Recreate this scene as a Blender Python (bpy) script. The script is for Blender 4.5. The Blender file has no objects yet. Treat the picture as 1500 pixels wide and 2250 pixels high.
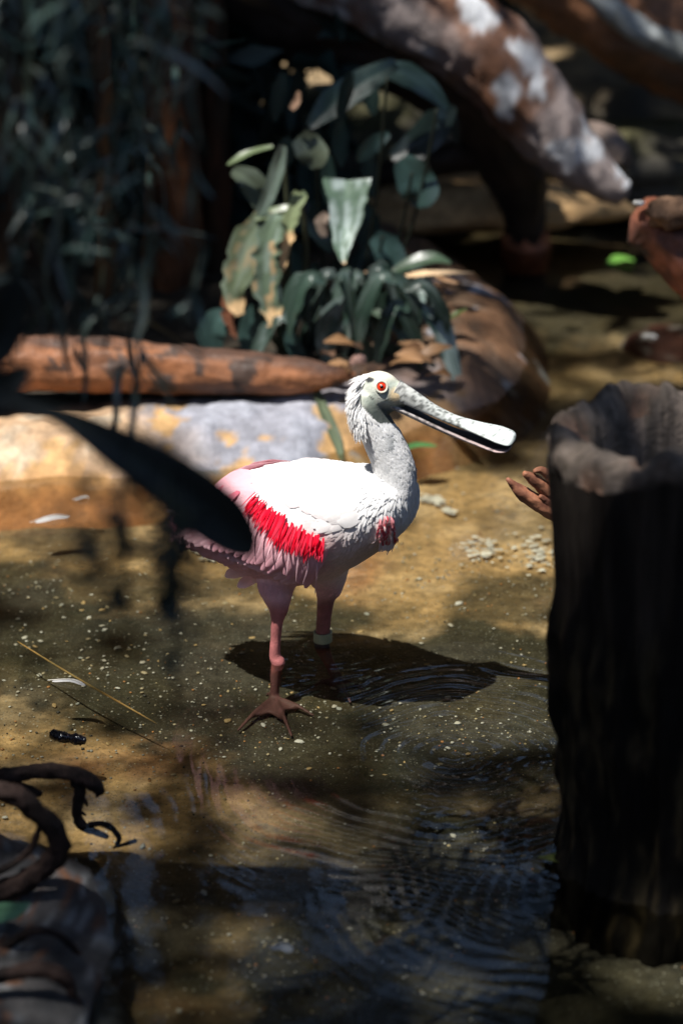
import bpy, math, random
import numpy as np
from mathutils import Vector
from mathutils.bvhtree import BVHTree
random.seed(7); RNG = np.random.default_rng(7)
scene = bpy.context.scene
COL = scene.collection

# ------------------------------------------------------------------ camera, world, sun, exposure
CAM = np.array((0.0, -3.61, 1.70)); PITCH = math.radians(22.0); FPX = 5882.0   # focal length in photo pixels (1500x2250)
cd = bpy.data.cameras.new('camera'); cam = bpy.data.objects.new('camera', cd); COL.objects.link(cam)
cam.location = CAM; cam.rotation_euler = (math.pi/2 - PITCH, 0, 0)
cd.sensor_fit = 'VERTICAL'; cd.sensor_height = 36; cd.lens = 36*FPX/2250
cd.clip_start = 0.05; cd.clip_end = 300
cd.dof.use_dof = True; cd.dof.focus_distance = 3.90; cd.dof.aperture_fstop = 2.4; cd.dof.aperture_blades = 9
scene.camera = cam
scene.render.resolution_x, scene.render.resolution_y = 682, 1024
SUN = np.array((-0.30, -0.26, 0.90)); SUN /= np.linalg.norm(SUN)
w = bpy.data.worlds.new('World'); scene.world = w; w.use_nodes = True
nt = w.node_tree; nt.nodes.clear()
sky = nt.nodes.new('ShaderNodeTexSky'); sky.sky_type = 'NISHITA'; sky.sun_disc = False
sky.sun_elevation = math.asin(SUN[2]); sky.sun_rotation = math.atan2(SUN[0], SUN[1])
bg = nt.nodes.new('ShaderNodeBackground'); bg.inputs[1].default_value = 0.14
wo = nt.nodes.new('ShaderNodeOutputWorld')
nt.links.new(sky.outputs[0], bg.inputs[0]); nt.links.new(bg.outputs[0], wo.inputs[0])
sd_ = bpy.data.lights.new('sun', 'SUN'); sd_.energy = 5.0; sd_.angle = math.radians(0.5); sd_.color = (1.0, .965, .91)
sun = bpy.data.objects.new('sun', sd_); COL.objects.link(sun)
sun.location = (-3, 2, 8); sun.rotation_euler = Vector(SUN).to_track_quat('Z', 'Y').to_euler()
vs = scene.view_settings; vs.view_transform = 'Standard'; vs.look = 'None'; vs.gamma = 1; vs.use_curve_mapping = False
vs.exposure = 0.72
try: scene.cycles.transparent_max_bounces = 24
except Exception: pass

# ------------------------------------------------------------------ helpers
CF = np.array((0, math.cos(PITCH), -math.sin(PITCH))); CU = np.array((0, math.sin(PITCH), math.cos(PITCH))); CR = np.array((1.0, 0, 0))
def ray(px, py): return CF + (px-750)/FPX*CR + (1125-py)/FPX*CU
def P(px, py, Y):            # photo pixel -> point on the upright plane y = Y
    d = ray(px, py); return CAM + d*((Y-CAM[1])/d[1])
def G(px, py, z=0.0):        # photo pixel -> point at height z
    d = ray(px, py); return CAM + d*((z-CAM[2])/d[2])
def proj(p):
    v = np.asarray(p)-CAM; d = v@CF
    return 750+FPX*(v@CR)/d, 1125-FPX*(v@CU)/d
def unit(v): v = np.asarray(v, float); n = np.linalg.norm(v); return v/n if n > 1e-12 else v
def sstep(a, b, x): t = np.clip((np.asarray(x, float)-a)/(b-a), 0, 1); return t*t*(3-2*t)
def _h(i, j, k, s):
    n = (i.astype(np.int64)*374761393 + j.astype(np.int64)*668265263 + k.astype(np.int64)*2147483647 + s*1274126177) & 0xffffffff
    n = ((n ^ (n >> 13))*1274126177) & 0xffffffff
    return ((n ^ (n >> 16)) & 0xffff)/65535.0
def vnoise(x, y, z=0.0, s=0):
    x, y, z = np.broadcast_arrays(np.asarray(x, float), np.asarray(y, float), np.asarray(z, float))
    xi, yi, zi = np.floor(x), np.floor(y), np.floor(z); f = lambda t: t*t*(3-2*t)
    u, v, q = f(x-xi), f(y-yi), f(z-zi); r = 0
    for a in (0, 1):
        for b in (0, 1):
            for c in (0, 1):
                r = r + _h(xi+a, yi+b, zi+c, s)*(u if a else 1-u)*(v if b else 1-v)*(q if c else 1-q)
    return r
def fbm(x, y, z=0.0, o=4, s=0):
    r, a, t = 0, 1.0, 0
    for k in range(o):
        f = 2.03**k; r = r + a*vnoise(x*f+k*7.3, y*f+k*3.1, z*f+k*1.7, s+k); t += a; a *= .5
    return r/t
def mixc(a, b, t):
    a = np.asarray(a, float); b = np.asarray(b, float); t = np.asarray(t, float)[..., None]
    return a*(1-t)+b*t

def mk(name, V, F, mat, col=None, parent=None, smooth=True, kind=None):
    me = bpy.data.meshes.new(name); V = np.asarray(V, float)
    me.from_pydata([tuple(v) for v in V], [], [tuple(int(i) for i in f) for f in F]); 
    if col is not None:
        c = np.ones((len(V), 4)); col = np.asarray(col, float)
        c[:, :3] = np.clip(col, 0, 1)
        at = me.color_attributes.new('Col', 'FLOAT_COLOR', 'POINT'); at.data.foreach_set('color', c.ravel())
    if smooth: me.polygons.foreach_set('use_smooth', [True]*len(me.polygons))
    if mat: me.materials.append(mat)
    me.update()
    o = bpy.data.objects.new(name, me); COL.objects.link(o)
    if parent: o.parent = parent
    if kind: o['kind'] = kind
    return o
def reroot(root):            # parts were made in world coordinates: keep them where they are under an Empty at the base
    inv = -Vector(root.location)
    for c in root.children:
        c.location = Vector(c.location)+inv
def thing(name, label, cat, loc=(0, 0, 0), group=None):
    o = bpy.data.objects.new(name, None); COL.objects.link(o); o.location = tuple(float(v) for v in loc); o.empty_display_size = .05
    return tag(o, label, cat, group)
def tag(o, label, cat, group=None):
    o['label'] = label; o['category'] = cat
    if group: o['group'] = group
    return o

class MB:
    def __init__(s): s.V, s.F, s.C, s.n = [], [], [], 0
    def add(s, V, F, C=None):
        V = np.asarray(V, float); s.V.append(V); s.F += [tuple(int(i)+s.n for i in f) for f in F]
        if C is None: C = (1, 1, 1)
        C = np.asarray(C, float)
        s.C.append(np.tile(C, (len(V), 1)) if C.ndim == 1 else C); s.n += len(V)
    def build(s, name, mat, parent=None, **k): return mk(name, np.vstack(s.V), s.F, mat, np.vstack(s.C), parent, **k)

def resample(pts, n, vals=None):
    pts = np.asarray(pts, float); m = len(pts)
    t = np.linspace(0, m-1, n); out = []
    for q in t:
        i = min(int(q), m-2); f = q-i
        p0, p1, p2, p3 = pts[max(i-1, 0)], pts[i], pts[i+1], pts[min(i+2, m-1)]
        out.append(.5*((2*p1)+(-p0+p2)*f+(2*p0-5*p1+4*p2-p3)*f*f+(-p0+3*p1-3*p2+p3)*f**3))
    if vals is None: return np.array(out)
    return np.array(out), np.interp(t, range(m), vals)
def tube(pts, rad, seg=16, n=40, amp=0.0, fr=12.0, stretch=4.0, seed=0, cap=True, ref=None):
    """round limb along pts; amp = relief as a share of the radius, stretched along the limb"""
    C, R = resample(pts, n, rad); T = np.gradient(C, axis=0); T /= np.linalg.norm(T, axis=1)[:, None]
    u = np.array(ref if ref is not None else ((0, 0, 1) if abs(T[0][2]) < .9 else (1, 0, 0)), float)
    V = []; L = np.concatenate([[0], np.cumsum(np.linalg.norm(np.diff(C, axis=0), axis=1))])
    a = np.linspace(0, 2*np.pi, seg, endpoint=False)
    for i in range(n):
        u = unit(u-T[i]*(u@T[i])); v = np.cross(T[i], u)
        r = np.full(seg, R[i])
        if amp:
            r = r*(1+amp*2*(fbm(np.cos(a)*fr*R[i]*10+seed, np.sin(a)*fr*R[i]*10, L[i]*fr*10/stretch, 4, seed)-.5))
        V.append(C[i]+np.cos(a)[:, None]*u*r[:, None]+np.sin(a)[:, None]*v*r[:, None])
    V = np.vstack(V); F = []
    for i in range(n-1):
        for j in range(seg):
            k = (j+1) % seg; F.append((i*seg+j, i*seg+k, (i+1)*seg+k, (i+1)*seg+j))
    if cap:
        V = np.vstack([V, C[0]-T[0]*R[0]*.35, C[-1]+T[-1]*R[-1]*.35]); m = len(V)
        for j in range(seg):
            k = (j+1) % seg; F.append((m-2, k, j)); F.append((m-1, (n-1)*seg+j, (n-1)*seg+k))
    return V, F
def loft(C, A, B, seg=24):   # elliptical rings: centre, half-axis vectors a and b
    a = np.linspace(0, 2*np.pi, seg, endpoint=False); V = []
    for c, x, y in zip(C, A, B): V.append(c+np.cos(a)[:, None]*x+np.sin(a)[:, None]*y)
    V = np.vstack(V); n = len(C); F = []
    for i in range(n-1):
        for j in range(seg):
            k = (j+1) % seg; F.append((i*seg+j, i*seg+k, (i+1)*seg+k, (i+1)*seg+j))
    V = np.vstack([V, C[0], C[-1]]); m = len(V)
    for j in range(seg):
        k = (j+1) % seg; F.append((m-2, k, j)); F.append((m-1, (n-1)*seg+j, (n-1)*seg+k))
    return V, F
def blob(c, r, seed=0, amp=.25, fr=1.6, nu=20, nv=12):
    V, F = [], []
    for i in range(nv+1):
        th = math.pi*i/nv
        for j in range(nu):
            ph = 2*math.pi*j/nu; V.append((math.sin(th)*math.cos(ph), math.sin(th)*math.sin(ph), math.cos(th)))
    V = np.array(V); k = 1+amp*2*(fbm(V[:, 0]*fr+seed*3.3, V[:, 1]*fr+seed, V[:, 2]*fr, 4, seed)-.5)
    for i in range(nv):
        for j in range(nu):
            q = (j+1) % nu; F.append((i*nu+j, (i+1)*nu+j, (i+1)*nu+q, i*nu+q))
    return np.asarray(c)+V*k[:, None]*np.asarray(r), F

def attr_mat(name, rough=.7, spec=.4, n_scale=60, n_amt=.35, b_scale=150, b_str=.25, b_dist=.004, coat=0.0, transl=0.0, stretch=None, rough_var=.15):
    m = bpy.data.materials.new(name); m.use_nodes = True; t = m.node_tree; N = t.nodes; L = t.links; N.clear()
    out = N.new('ShaderNodeOutputMaterial'); b = N.new('ShaderNodeBsdfPrincipled')
    at = N.new('ShaderNodeAttribute'); at.attribute_name = 'Col'
    tc = N.new('ShaderNodeTexCoord'); mp = N.new('ShaderNodeMapping')
    if stretch: mp.inputs['Scale'].default_value = stretch
    L.new(tc.outputs['Object'], mp.inputs[0])
    no = N.new('ShaderNodeTexNoise'); no.inputs['Scale'].default_value = n_scale; no.inputs['Detail'].default_value = 6; no.inputs['Roughness'].default_value = .65
    L.new(mp.outputs[0], no.inputs['Vector'])
    mr = N.new('ShaderNodeMapRange'); mr.inputs['From Min'].default_value = .25; mr.inputs['From Max'].default_value = .75
    mr.inputs['To Min'].default_value = 1-n_amt; mr.inputs['To Max'].default_value = 1+n_amt; L.new(no.outputs[0], mr.inputs[0])
    mu = N.new('ShaderNodeVectorMath'); mu.operation = 'SCALE'; L.new(at.outputs['Color'], mu.inputs[0]); L.new(mr.outputs[0], mu.inputs['Scale'])
    L.new(mu.outputs[0], b.inputs['Base Color'])
    r2 = N.new('ShaderNodeMapRange'); r2.inputs['To Min'].default_value = max(rough-rough_var, .03); r2.inputs['To Max'].default_value = min(rough+rough_var, 1); L.new(no.outputs[0], r2.inputs[0]); L.new(r2.outputs[0], b.inputs['Roughness'])
    b.inputs['Specular IOR Level'].default_value = spec; b.inputs['Coat Weight'].default_value = coat; b.inputs['Coat Roughness'].default_value = .15
    if b_str:
        bn = N.new('ShaderNodeTexNoise'); bn.inputs['Scale'].default_value = b_scale; bn.inputs['Detail'].default_value = 5; L.new(mp.outputs[0], bn.inputs['Vector'])
        bu = N.new('ShaderNodeBump'); bu.inputs['Strength'].default_value = b_str; bu.inputs['Distance'].default_value = b_dist
        L.new(bn.outputs[0], bu.inputs['Height']); L.new(bu.outputs[0], b.inputs['Normal'])
    sh = b.outputs[0]
    if transl:
        tr = N.new('ShaderNodeBsdfTranslucent'); L.new(mu.outputs[0], tr.inputs[0]); mx = N.new('ShaderNodeMixShader'); mx.inputs[0].default_value = transl
        L.new(b.outputs[0], mx.inputs[1]); L.new(tr.outputs[0], mx.inputs[2]); sh = mx.outputs[0]
    L.new(sh, out.inputs[0]); return m

M = dict(
    wood=attr_mat('weathered_wood', .62, .35, 25, .45, 60, .5, .006, stretch=(1, 1, 1)),
    bark=attr_mat('wet_bark', .75, .12, 40, .5, 70, .7, .008, stretch=(1.6, 1.6, .3)),
    rock=attr_mat('painted_concrete', .75, .3, 45, .4, 110, .6, .005),
    soil=attr_mat('soil', .9, .2, 50, .5, 80, .8, .01),
    leaf=attr_mat('leaf', .38, .5, 18, .35, 90, .25, .002, transl=.12, stretch=(1, 1, .25)),
    dull_leaf=attr_mat('dull_leaf', .55, .4, 18, .35, 90, .25, .002, transl=.15),
    feather=attr_mat('feather', .9, .08, 90, .05, 500, .2, .0006, transl=.30),
    skin=attr_mat('bird_skin', .6, .3, 160, .14, 420, .5, .0012),
    bill=attr_mat('horn_bill', .42, .4, 220, .16, 350, .35, .0008),
    pebble=attr_mat('pebble', .5, .4, 120, .3, 200, .3, .002),
    gloss=attr_mat('glossy', .12, .6, 100, .1, 0, 0),
    plastic=attr_mat('band_plastic', .45, .4, 100, .1, 200, .1, .001),
)

# ------------------------------------------------------------------ setting: ground, pool floor, banks, water
FLOOR = -0.07
def floor_mat():
    m = attr_mat('pool_floor', .6, .3, 55, .55, 160, .7, .004); t = m.node_tree; N = t.nodes; L = t.links
    b = [n for n in N if n.type == 'BSDF_PRINCIPLED'][0]; src = b.inputs['Base Color'].links[0].from_socket
    tc = [n for n in N if n.type == 'TEX_COORD'][0]; last = src
    for sc, th, colr, f in ((170, .24, (.26, .26, .22, 1), .5), (330, .25, (.24, .22, .16, 1), .4), (100, .17, (.40, .40, .36, 1), .6), (240, .30, (.010, .013, .011, 1), .75), (130, .2, (.14, .13, .09, 1), .5), (70, .14, (.014, .016, .013, 1), .7)):
        v = N.new('ShaderNodeTexVoronoi'); v.inputs['Scale'].default_value = sc; v.inputs['Randomness'].default_value = 1; L.new(tc.outputs['Object'], v.inputs['Vector'])
        r = N.new('ShaderNodeMapRange'); r.inputs['From Min'].default_value = th; r.inputs['From Max'].default_value = th*.6; L.new(v.outputs['Distance'], r.inputs[0])
        # only some cells carry a chip
        sp = N.new('ShaderNodeSeparateColor'); L.new(v.outputs['Color'], sp.inputs[0]); g = N.new('ShaderNodeMath'); g.operation = 'GREATER_THAN'; g.inputs[1].default_value = .5; L.new(sp.outputs[0], g.inputs[0])
        k = N.new('ShaderNodeMath'); k.operation = 'MULTIPLY'; L.new(r.outputs[0], k.inputs[0]); L.new(g.outputs[0], k.inputs[1])
        k2 = N.new('ShaderNodeMath'); k2.operation = 'MULTIPLY'; L.new(k.outputs[0], k2.inputs[0]); k2.inputs[1].default_value = f
        mx = N.new('ShaderNodeMix'); mx.data_type = 'RGBA'; L.new(k2.outputs[0], mx.inputs['Factor']); L.new(last, mx.inputs['A']); mx.inputs['B'].default_value = colr; last = mx.outputs['Result']
    L.new(last, b.inputs['Base Color']); return m

PX0, PX1, PY0, PY1 = -2.6, 2.6, -1.9, 3.6            # pool
B_ = 80.0
mk('ground', [(-B_, -B_, .05), (B_, -B_, .05), (B_, B_, .05), (-B_, B_, .05), (PX0, PY0, .05), (PX1, PY0, .05), (PX1, PY1, .05), (PX0, PY1, .05),
              (PX0, PY0, -.3), (PX1, PY0, -.3), (PX1, PY1, -.3), (PX0, PY1, -.3)],
   [(0, 1, 5, 4), (1, 2, 6, 5), (2, 3, 7, 6), (3, 0, 4, 7), (4, 5, 9, 8), (5, 6, 10, 9), (6, 7, 11, 10), (7, 4, 8, 11)], M['soil'], np.tile((.05, .04, .028), (12, 1)), smooth=False, kind='structure')

def axis(a, b, lo, hi, fine, coarse):
    return np.unique(np.concatenate([np.arange(a, lo, coarse), np.arange(lo, hi, fine), np.arange(hi, b+coarse, coarse)]))
def grid(xs, ys):
    X, Y = np.meshgrid(xs, ys); nx, ny = len(xs), len(ys)
    i = np.arange(nx*ny).reshape(ny, nx); F = np.stack([i[:-1, :-1], i[:-1, 1:], i[1:, 1:], i[1:, :-1]], -1).reshape(-1, 4)
    return X.ravel(), Y.ravel(), F
xs = axis(PX0-.1, PX1+.1, -.95, 1.0, .011, .06); ys = axis(PY0-.1, PY1+.1, -1.15, 1.3, .011, .04)
X, Y, F = grid(xs, ys)
n1 = fbm(X*3, Y*3, 0, 5, 3); n2 = fbm(X*9, Y*9, 5, 4, 8); n3 = fbm(X*1.3, Y*1.3, 3, 3, 21); n4 = fbm(X*26, Y*26, 1, 3, 5)
ochre = np.array((.38, .25, .115)); pale = np.array((.50, .36, .20)); algae_shade = np.array((.010, .016, .011)); slate = np.array((.018, .024, .023)); rust = np.array((.26, .085, .035))
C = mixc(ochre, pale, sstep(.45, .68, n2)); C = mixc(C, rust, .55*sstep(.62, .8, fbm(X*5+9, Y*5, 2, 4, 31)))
# algae patches, some painting in shade and the spoonbill's shadow (photo places -> floor places), with noisy edges
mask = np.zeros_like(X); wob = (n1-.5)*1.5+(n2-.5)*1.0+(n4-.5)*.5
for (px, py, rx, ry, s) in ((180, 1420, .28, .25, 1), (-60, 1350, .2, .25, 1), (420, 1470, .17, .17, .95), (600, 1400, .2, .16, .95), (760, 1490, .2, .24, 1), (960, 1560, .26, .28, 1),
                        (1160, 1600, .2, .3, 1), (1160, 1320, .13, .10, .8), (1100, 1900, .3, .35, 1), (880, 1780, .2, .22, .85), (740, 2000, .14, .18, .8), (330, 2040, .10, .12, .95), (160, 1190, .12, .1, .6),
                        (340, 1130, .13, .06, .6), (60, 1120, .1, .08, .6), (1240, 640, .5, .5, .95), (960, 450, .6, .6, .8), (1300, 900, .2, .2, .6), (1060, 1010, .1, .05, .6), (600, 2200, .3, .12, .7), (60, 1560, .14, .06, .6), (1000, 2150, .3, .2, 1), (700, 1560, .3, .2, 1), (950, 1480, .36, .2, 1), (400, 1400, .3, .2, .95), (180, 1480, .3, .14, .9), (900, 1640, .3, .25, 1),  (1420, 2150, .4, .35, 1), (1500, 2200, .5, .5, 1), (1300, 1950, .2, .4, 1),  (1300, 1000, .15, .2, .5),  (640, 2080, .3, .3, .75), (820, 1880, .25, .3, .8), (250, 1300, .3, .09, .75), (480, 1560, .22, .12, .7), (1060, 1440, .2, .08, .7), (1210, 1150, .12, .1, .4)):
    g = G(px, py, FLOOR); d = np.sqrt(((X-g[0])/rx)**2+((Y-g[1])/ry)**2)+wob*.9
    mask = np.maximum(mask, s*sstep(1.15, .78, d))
ag = mixc(algae_shade, slate, sstep(.4, .65, fbm(X*6, Y*6, 7, 4, 12))); ag = mixc(ag, (.028, .026, .011), .6*sstep(.55, .75, fbm(X*11, Y*11, 1, 4, 44)))
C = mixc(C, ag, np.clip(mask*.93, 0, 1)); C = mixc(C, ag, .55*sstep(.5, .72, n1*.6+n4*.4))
C = C*(.55+.9*fbm(X*34, Y*34, 2, 4, 91))[:, None]
Z = FLOOR+(n1-.5)*.010+(n4-.5)*.004
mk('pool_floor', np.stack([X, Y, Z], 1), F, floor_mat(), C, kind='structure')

# planted bank with a rounded concrete edge: outline = its waterline
edge = [G(*p)[:2] for p in ((-400, 1080), (0, 1062), (200, 1052), (400, 1046), (560, 1040), (700, 1025), (800, 985), (900, 950), (1000, 920), (1080, 880), (1130, 828), (1148, 770), (1130, 700), (1085, 635), (1010, 570), (930, 525), (850, 500))]
poly = np.array(list(edge)+[(.02, 2.75), (-.4, 3.5), (-2.55, 3.55), (-2.55, .8)])
def sdist(X, Y, poly):       # signed distance, positive inside
    d = np.full(X.shape, 1e9); ins = np.zeros(X.shape, bool); n = len(poly)
    for i in range(n):
        a, b = poly[i], poly[(i+1) % n]; e = b-a; t = np.clip(((X-a[0])*e[0]+(Y-a[1])*e[1])/(e@e), 0, 1)
        d = np.minimum(d, np.hypot(X-a[0]-e[0]*t, Y-a[1]-e[1]*t))
        c = ((a[1] > Y) != (b[1] > Y)) & (X < (b[0]-a[0])*(Y-a[1])/(b[1]-a[1]+1e-12)+a[0]); ins ^= c
    return np.where(ins, d, -d)
xs = axis(-2.6, 1.0, -.95, .55, .0095, .08); ys = axis(.55, 3.6, .6, 2.4, .0095, .06)
X, Y, F = grid(xs, ys); S = sdist(X, Y, poly); n1 = fbm(X*5, Y*5, 0, 5, 2); n2 = fbm(X*16, Y*16, 3, 4, 9); n4 = fbm(X*45, Y*45, 3, 3, 4)
S2 = S+(n1-.5)*.06
corner = sstep(.42, .1, np.hypot(X-G(1110, 760)[0], Y-G(1110, 760)[1]))
top = .055+.035*corner
Z = -.10+(top+.10)*np.sqrt(np.clip(sstep(-.075, .13, S2), 0, 1))+(n1-.5)*.035*sstep(-.1, .1, S)+(n2-.5)*.026+(n4-.5)*.010
tan = np.array((.44, .27, .12)); cream = np.array((.52, .40, .25)); blue = np.array((.20, .215, .26)); rust = np.array((.33, .13, .045)); brown = np.array((.12, .075, .045)); dirt = np.array((.022, .017, .011))
C = mixc(tan, cream, sstep(.5, .68, n2)); C = mixc(C, rust, .8*sstep(.03, -.03, Z+(n1-.5)*.05)*sstep(.42, .55, n1)); C = mixc(C, rust, .75*corner*sstep(.35, .55, n2))
paint = sstep(.475, .49, fbm(X*5.2+3.7, Y*5.2, 1, 5, 17)*.5+n2*.32+n4*.18+.03*sstep(.0, .06, Z))*sstep(-.012, .0, Z+(n2-.5)*.07)
paint = paint*(1-.8*corner)*(1-.75*sstep(-.22, -.36, X+(n1-.5)*.3)); C = mixc(C, blue*(.8+.6*n2[:, None]), .93*paint)
back = sstep(1.45, 1.8, Y)*sstep(-.1, .1, X); C = mixc(C, brown*.8, np.maximum(back, .55*sstep(-.02, .12, X)*sstep(1.1, 1.35, Y))*.9)  # browns of the bank's back and corner, darkened to paint in shade
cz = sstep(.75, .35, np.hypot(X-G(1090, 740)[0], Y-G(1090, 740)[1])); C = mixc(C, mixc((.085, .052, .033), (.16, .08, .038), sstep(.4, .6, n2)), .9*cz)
C = mixc(C, np.array((.36, .38, .42)), corner*sstep(.62, .68, fbm(X*22, Y*22, 0, 3, 77)))
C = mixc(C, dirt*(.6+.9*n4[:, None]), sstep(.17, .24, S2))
C = C*(.7+.6*n4)[:, None]
keep = (S[F] > -.12).any(1)
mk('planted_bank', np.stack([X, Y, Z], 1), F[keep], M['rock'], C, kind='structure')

# far bank behind the water
X, Y, F = grid(np.arange(-2.6, 2.7, .05), np.arange(2.35, 3.7, .03)); n1 = fbm(X*4, Y*4, 0, 5, 52)
Z = -.12+.34*sstep(2.5, 3.2, Y+(n1-.5)*.35)+(n1-.5)*.10*sstep(2.5, 2.8, Y)
C = mixc((.06, .05, .035), (.24, .17, .09), sstep(.4, .65, fbm(X*7, Y*7, 0, 4, 5)))
mk('far_bank', np.stack([X, Y, Z], 1), F, M['rock'], C, kind='structure')
# unseen rock face added to keep the back dark, height set for reflections
X, Z_, F = grid(np.arange(-7, 7.1, .12), np.arange(-.1, 3.1, .12)); n1 = fbm(X*1.4, Z_*1.4, 0, 5, 62)
mk('added_rock_face', np.stack([X, 5.4+.35*np.sin(X*.5)-(n1-.5)*1.1-.1*Z_, Z_], 1), F, M['rock'], np.tile((.045, .04, .033), (len(X), 1))*(.5+n1)[:, None], kind='structure')

for x0, y0, x1, y1, sd in ((-7.5, 5.6, -8.0, -7.0, 1), (7.5, 5.6, 8.0, -7.0, 2), (-8.2, -7.0, 8.2, -7.0, 3)):  # more unseen rock walls, added to cut skylight from the sides and front
    T_, Z_, F = grid(np.linspace(0, 1, 90), np.arange(-.1, 4.6, .15)); n1 = fbm(T_*16, Z_*1.4, sd, 5, 64); nx, ny = unit((y1-y0, x0-x1))
    mk('added_rock_face', np.stack([x0+(x1-x0)*T_+nx*(n1-.5)*.8, y0+(y1-y0)*T_+ny*(n1-.5)*.8, Z_], 1), F, M['rock'], np.tile((.06, .055, .045), (len(T_), 1))*(.5+n1)[:, None], kind='structure')

def water_mat():
    m = bpy.data.materials.new('pond_water'); m.use_nodes = True; t = m.node_tree; N = t.nodes; L = t.links; N.clear()
    out = N.new('ShaderNodeOutputMaterial'); tr = N.new('ShaderNodeBsdfTransparent'); tr.inputs[0].default_value = (.74, .735, .67, 1)
    gl = N.new('ShaderNodeBsdfGlossy'); gl.inputs['Roughness'].default_value = .06
    fr = N.new('ShaderNodeFresnel'); fr.inputs[0].default_value = 1.33; mx = N.new('ShaderNodeMixShader')
    g = N.new('ShaderNodeNewGeometry'); h = None
    def add(a, b):
        if a is None: return b
        k = N.new('ShaderNodeMath'); k.operation = 'ADD'; L.new(a, k.inputs[0]); L.new(b, k.inputs[1]); return k.outputs[0]
    def math_(op, a, b=None):
        k = N.new('ShaderNodeMath'); k.operation = op
        for i, q in enumerate((a, b)):
            if q is None: continue
            if isinstance(q, (int, float)): k.inputs[i].default_value = q
            else: L.new(q, k.inputs[i])
        return k.outputs[0]
    nz = N.new('ShaderNodeTexNoise'); nz.inputs['Scale'].default_value = 3; nz.inputs['Detail'].default_value = 2; L.new(g.outputs['Position'], nz.inputs['Vector'])
    nq = N.new('ShaderNodeTexNoise'); nq.inputs['Scale'].default_value = 6; nq.inputs['Detail'].default_value = 3; L.new(g.outputs['Position'], nq.inputs['Vector'])
    pr = N.new('ShaderNodeMapRange'); pr.inputs['From Min'].default_value = .38; pr.inputs['From Max'].default_value = .66; pr.inputs['To Min'].default_value = .35; pr.inputs['To Max'].default_value = 1.6; L.new(nq.outputs[0], pr.inputs[0]); patch = pr.outputs[0]
    for (px, py, lam, amp, reach) in ((1000, 1660, .028, .00065, .55), (1030, 1640, .016, .00014, .35), (705, 1425, .022, .00014, .22), (1290, 1900, .021, .00024, .5), (606, 1458, .02, .0001, .12)):
        c = G(px, py, 0); d = N.new('ShaderNodeVectorMath'); d.operation = 'DISTANCE'; L.new(g.outputs['Position'], d.inputs[0]); d.inputs[1].default_value = tuple(c)
        dist = math_('ADD', d.outputs['Value'], math_('MULTIPLY', nz.outputs[0], .16))
        s = math_('SINE', math_('MULTIPLY', dist, 2*math.pi/lam)); f = N.new('ShaderNodeMapRange'); f.interpolation_type = 'SMOOTHSTEP'
        f.inputs['From Min'].default_value = reach; f.inputs['From Max'].default_value = 0.02; L.new(d.outputs['Value'], f.inputs[0])
        h = add(h, math_('MULTIPLY', math_('MULTIPLY', math_('MULTIPLY', s, patch), f.outputs[0]), amp))
    for sc, amp in ((4, .0022), (16, .0005), (60, .00010)):
        n = N.new('ShaderNodeTexNoise'); n.inputs['Scale'].default_value = sc; n.inputs['Detail'].default_value = 2; L.new(g.outputs['Position'], n.inputs['Vector'])
        h = add(h, math_('MULTIPLY', n.outputs[0], amp))
    bu = N.new('ShaderNodeBump'); bu.inputs['Strength'].default_value = 1; bu.inputs['Distance'].default_value = 1; L.new(h, bu.inputs['Height'])
    L.new(bu.outputs[0], gl.inputs['Normal']); L.new(bu.outputs[0], fr.inputs['Normal'])
    L.new(fr.outputs[0], mx.inputs[0]); L.new(tr.outputs[0], mx.inputs[1]); L.new(gl.outputs[0], mx.inputs[2]); L.new(mx.outputs[0], out.inputs[0]); return m
mk('water', [(PX0, PY0, 0), (PX1, PY0, 0), (PX1, PY1, 0), (PX0, PY1, 0)], [(0, 1, 2, 3)], water_mat(), kind='structure')

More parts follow.
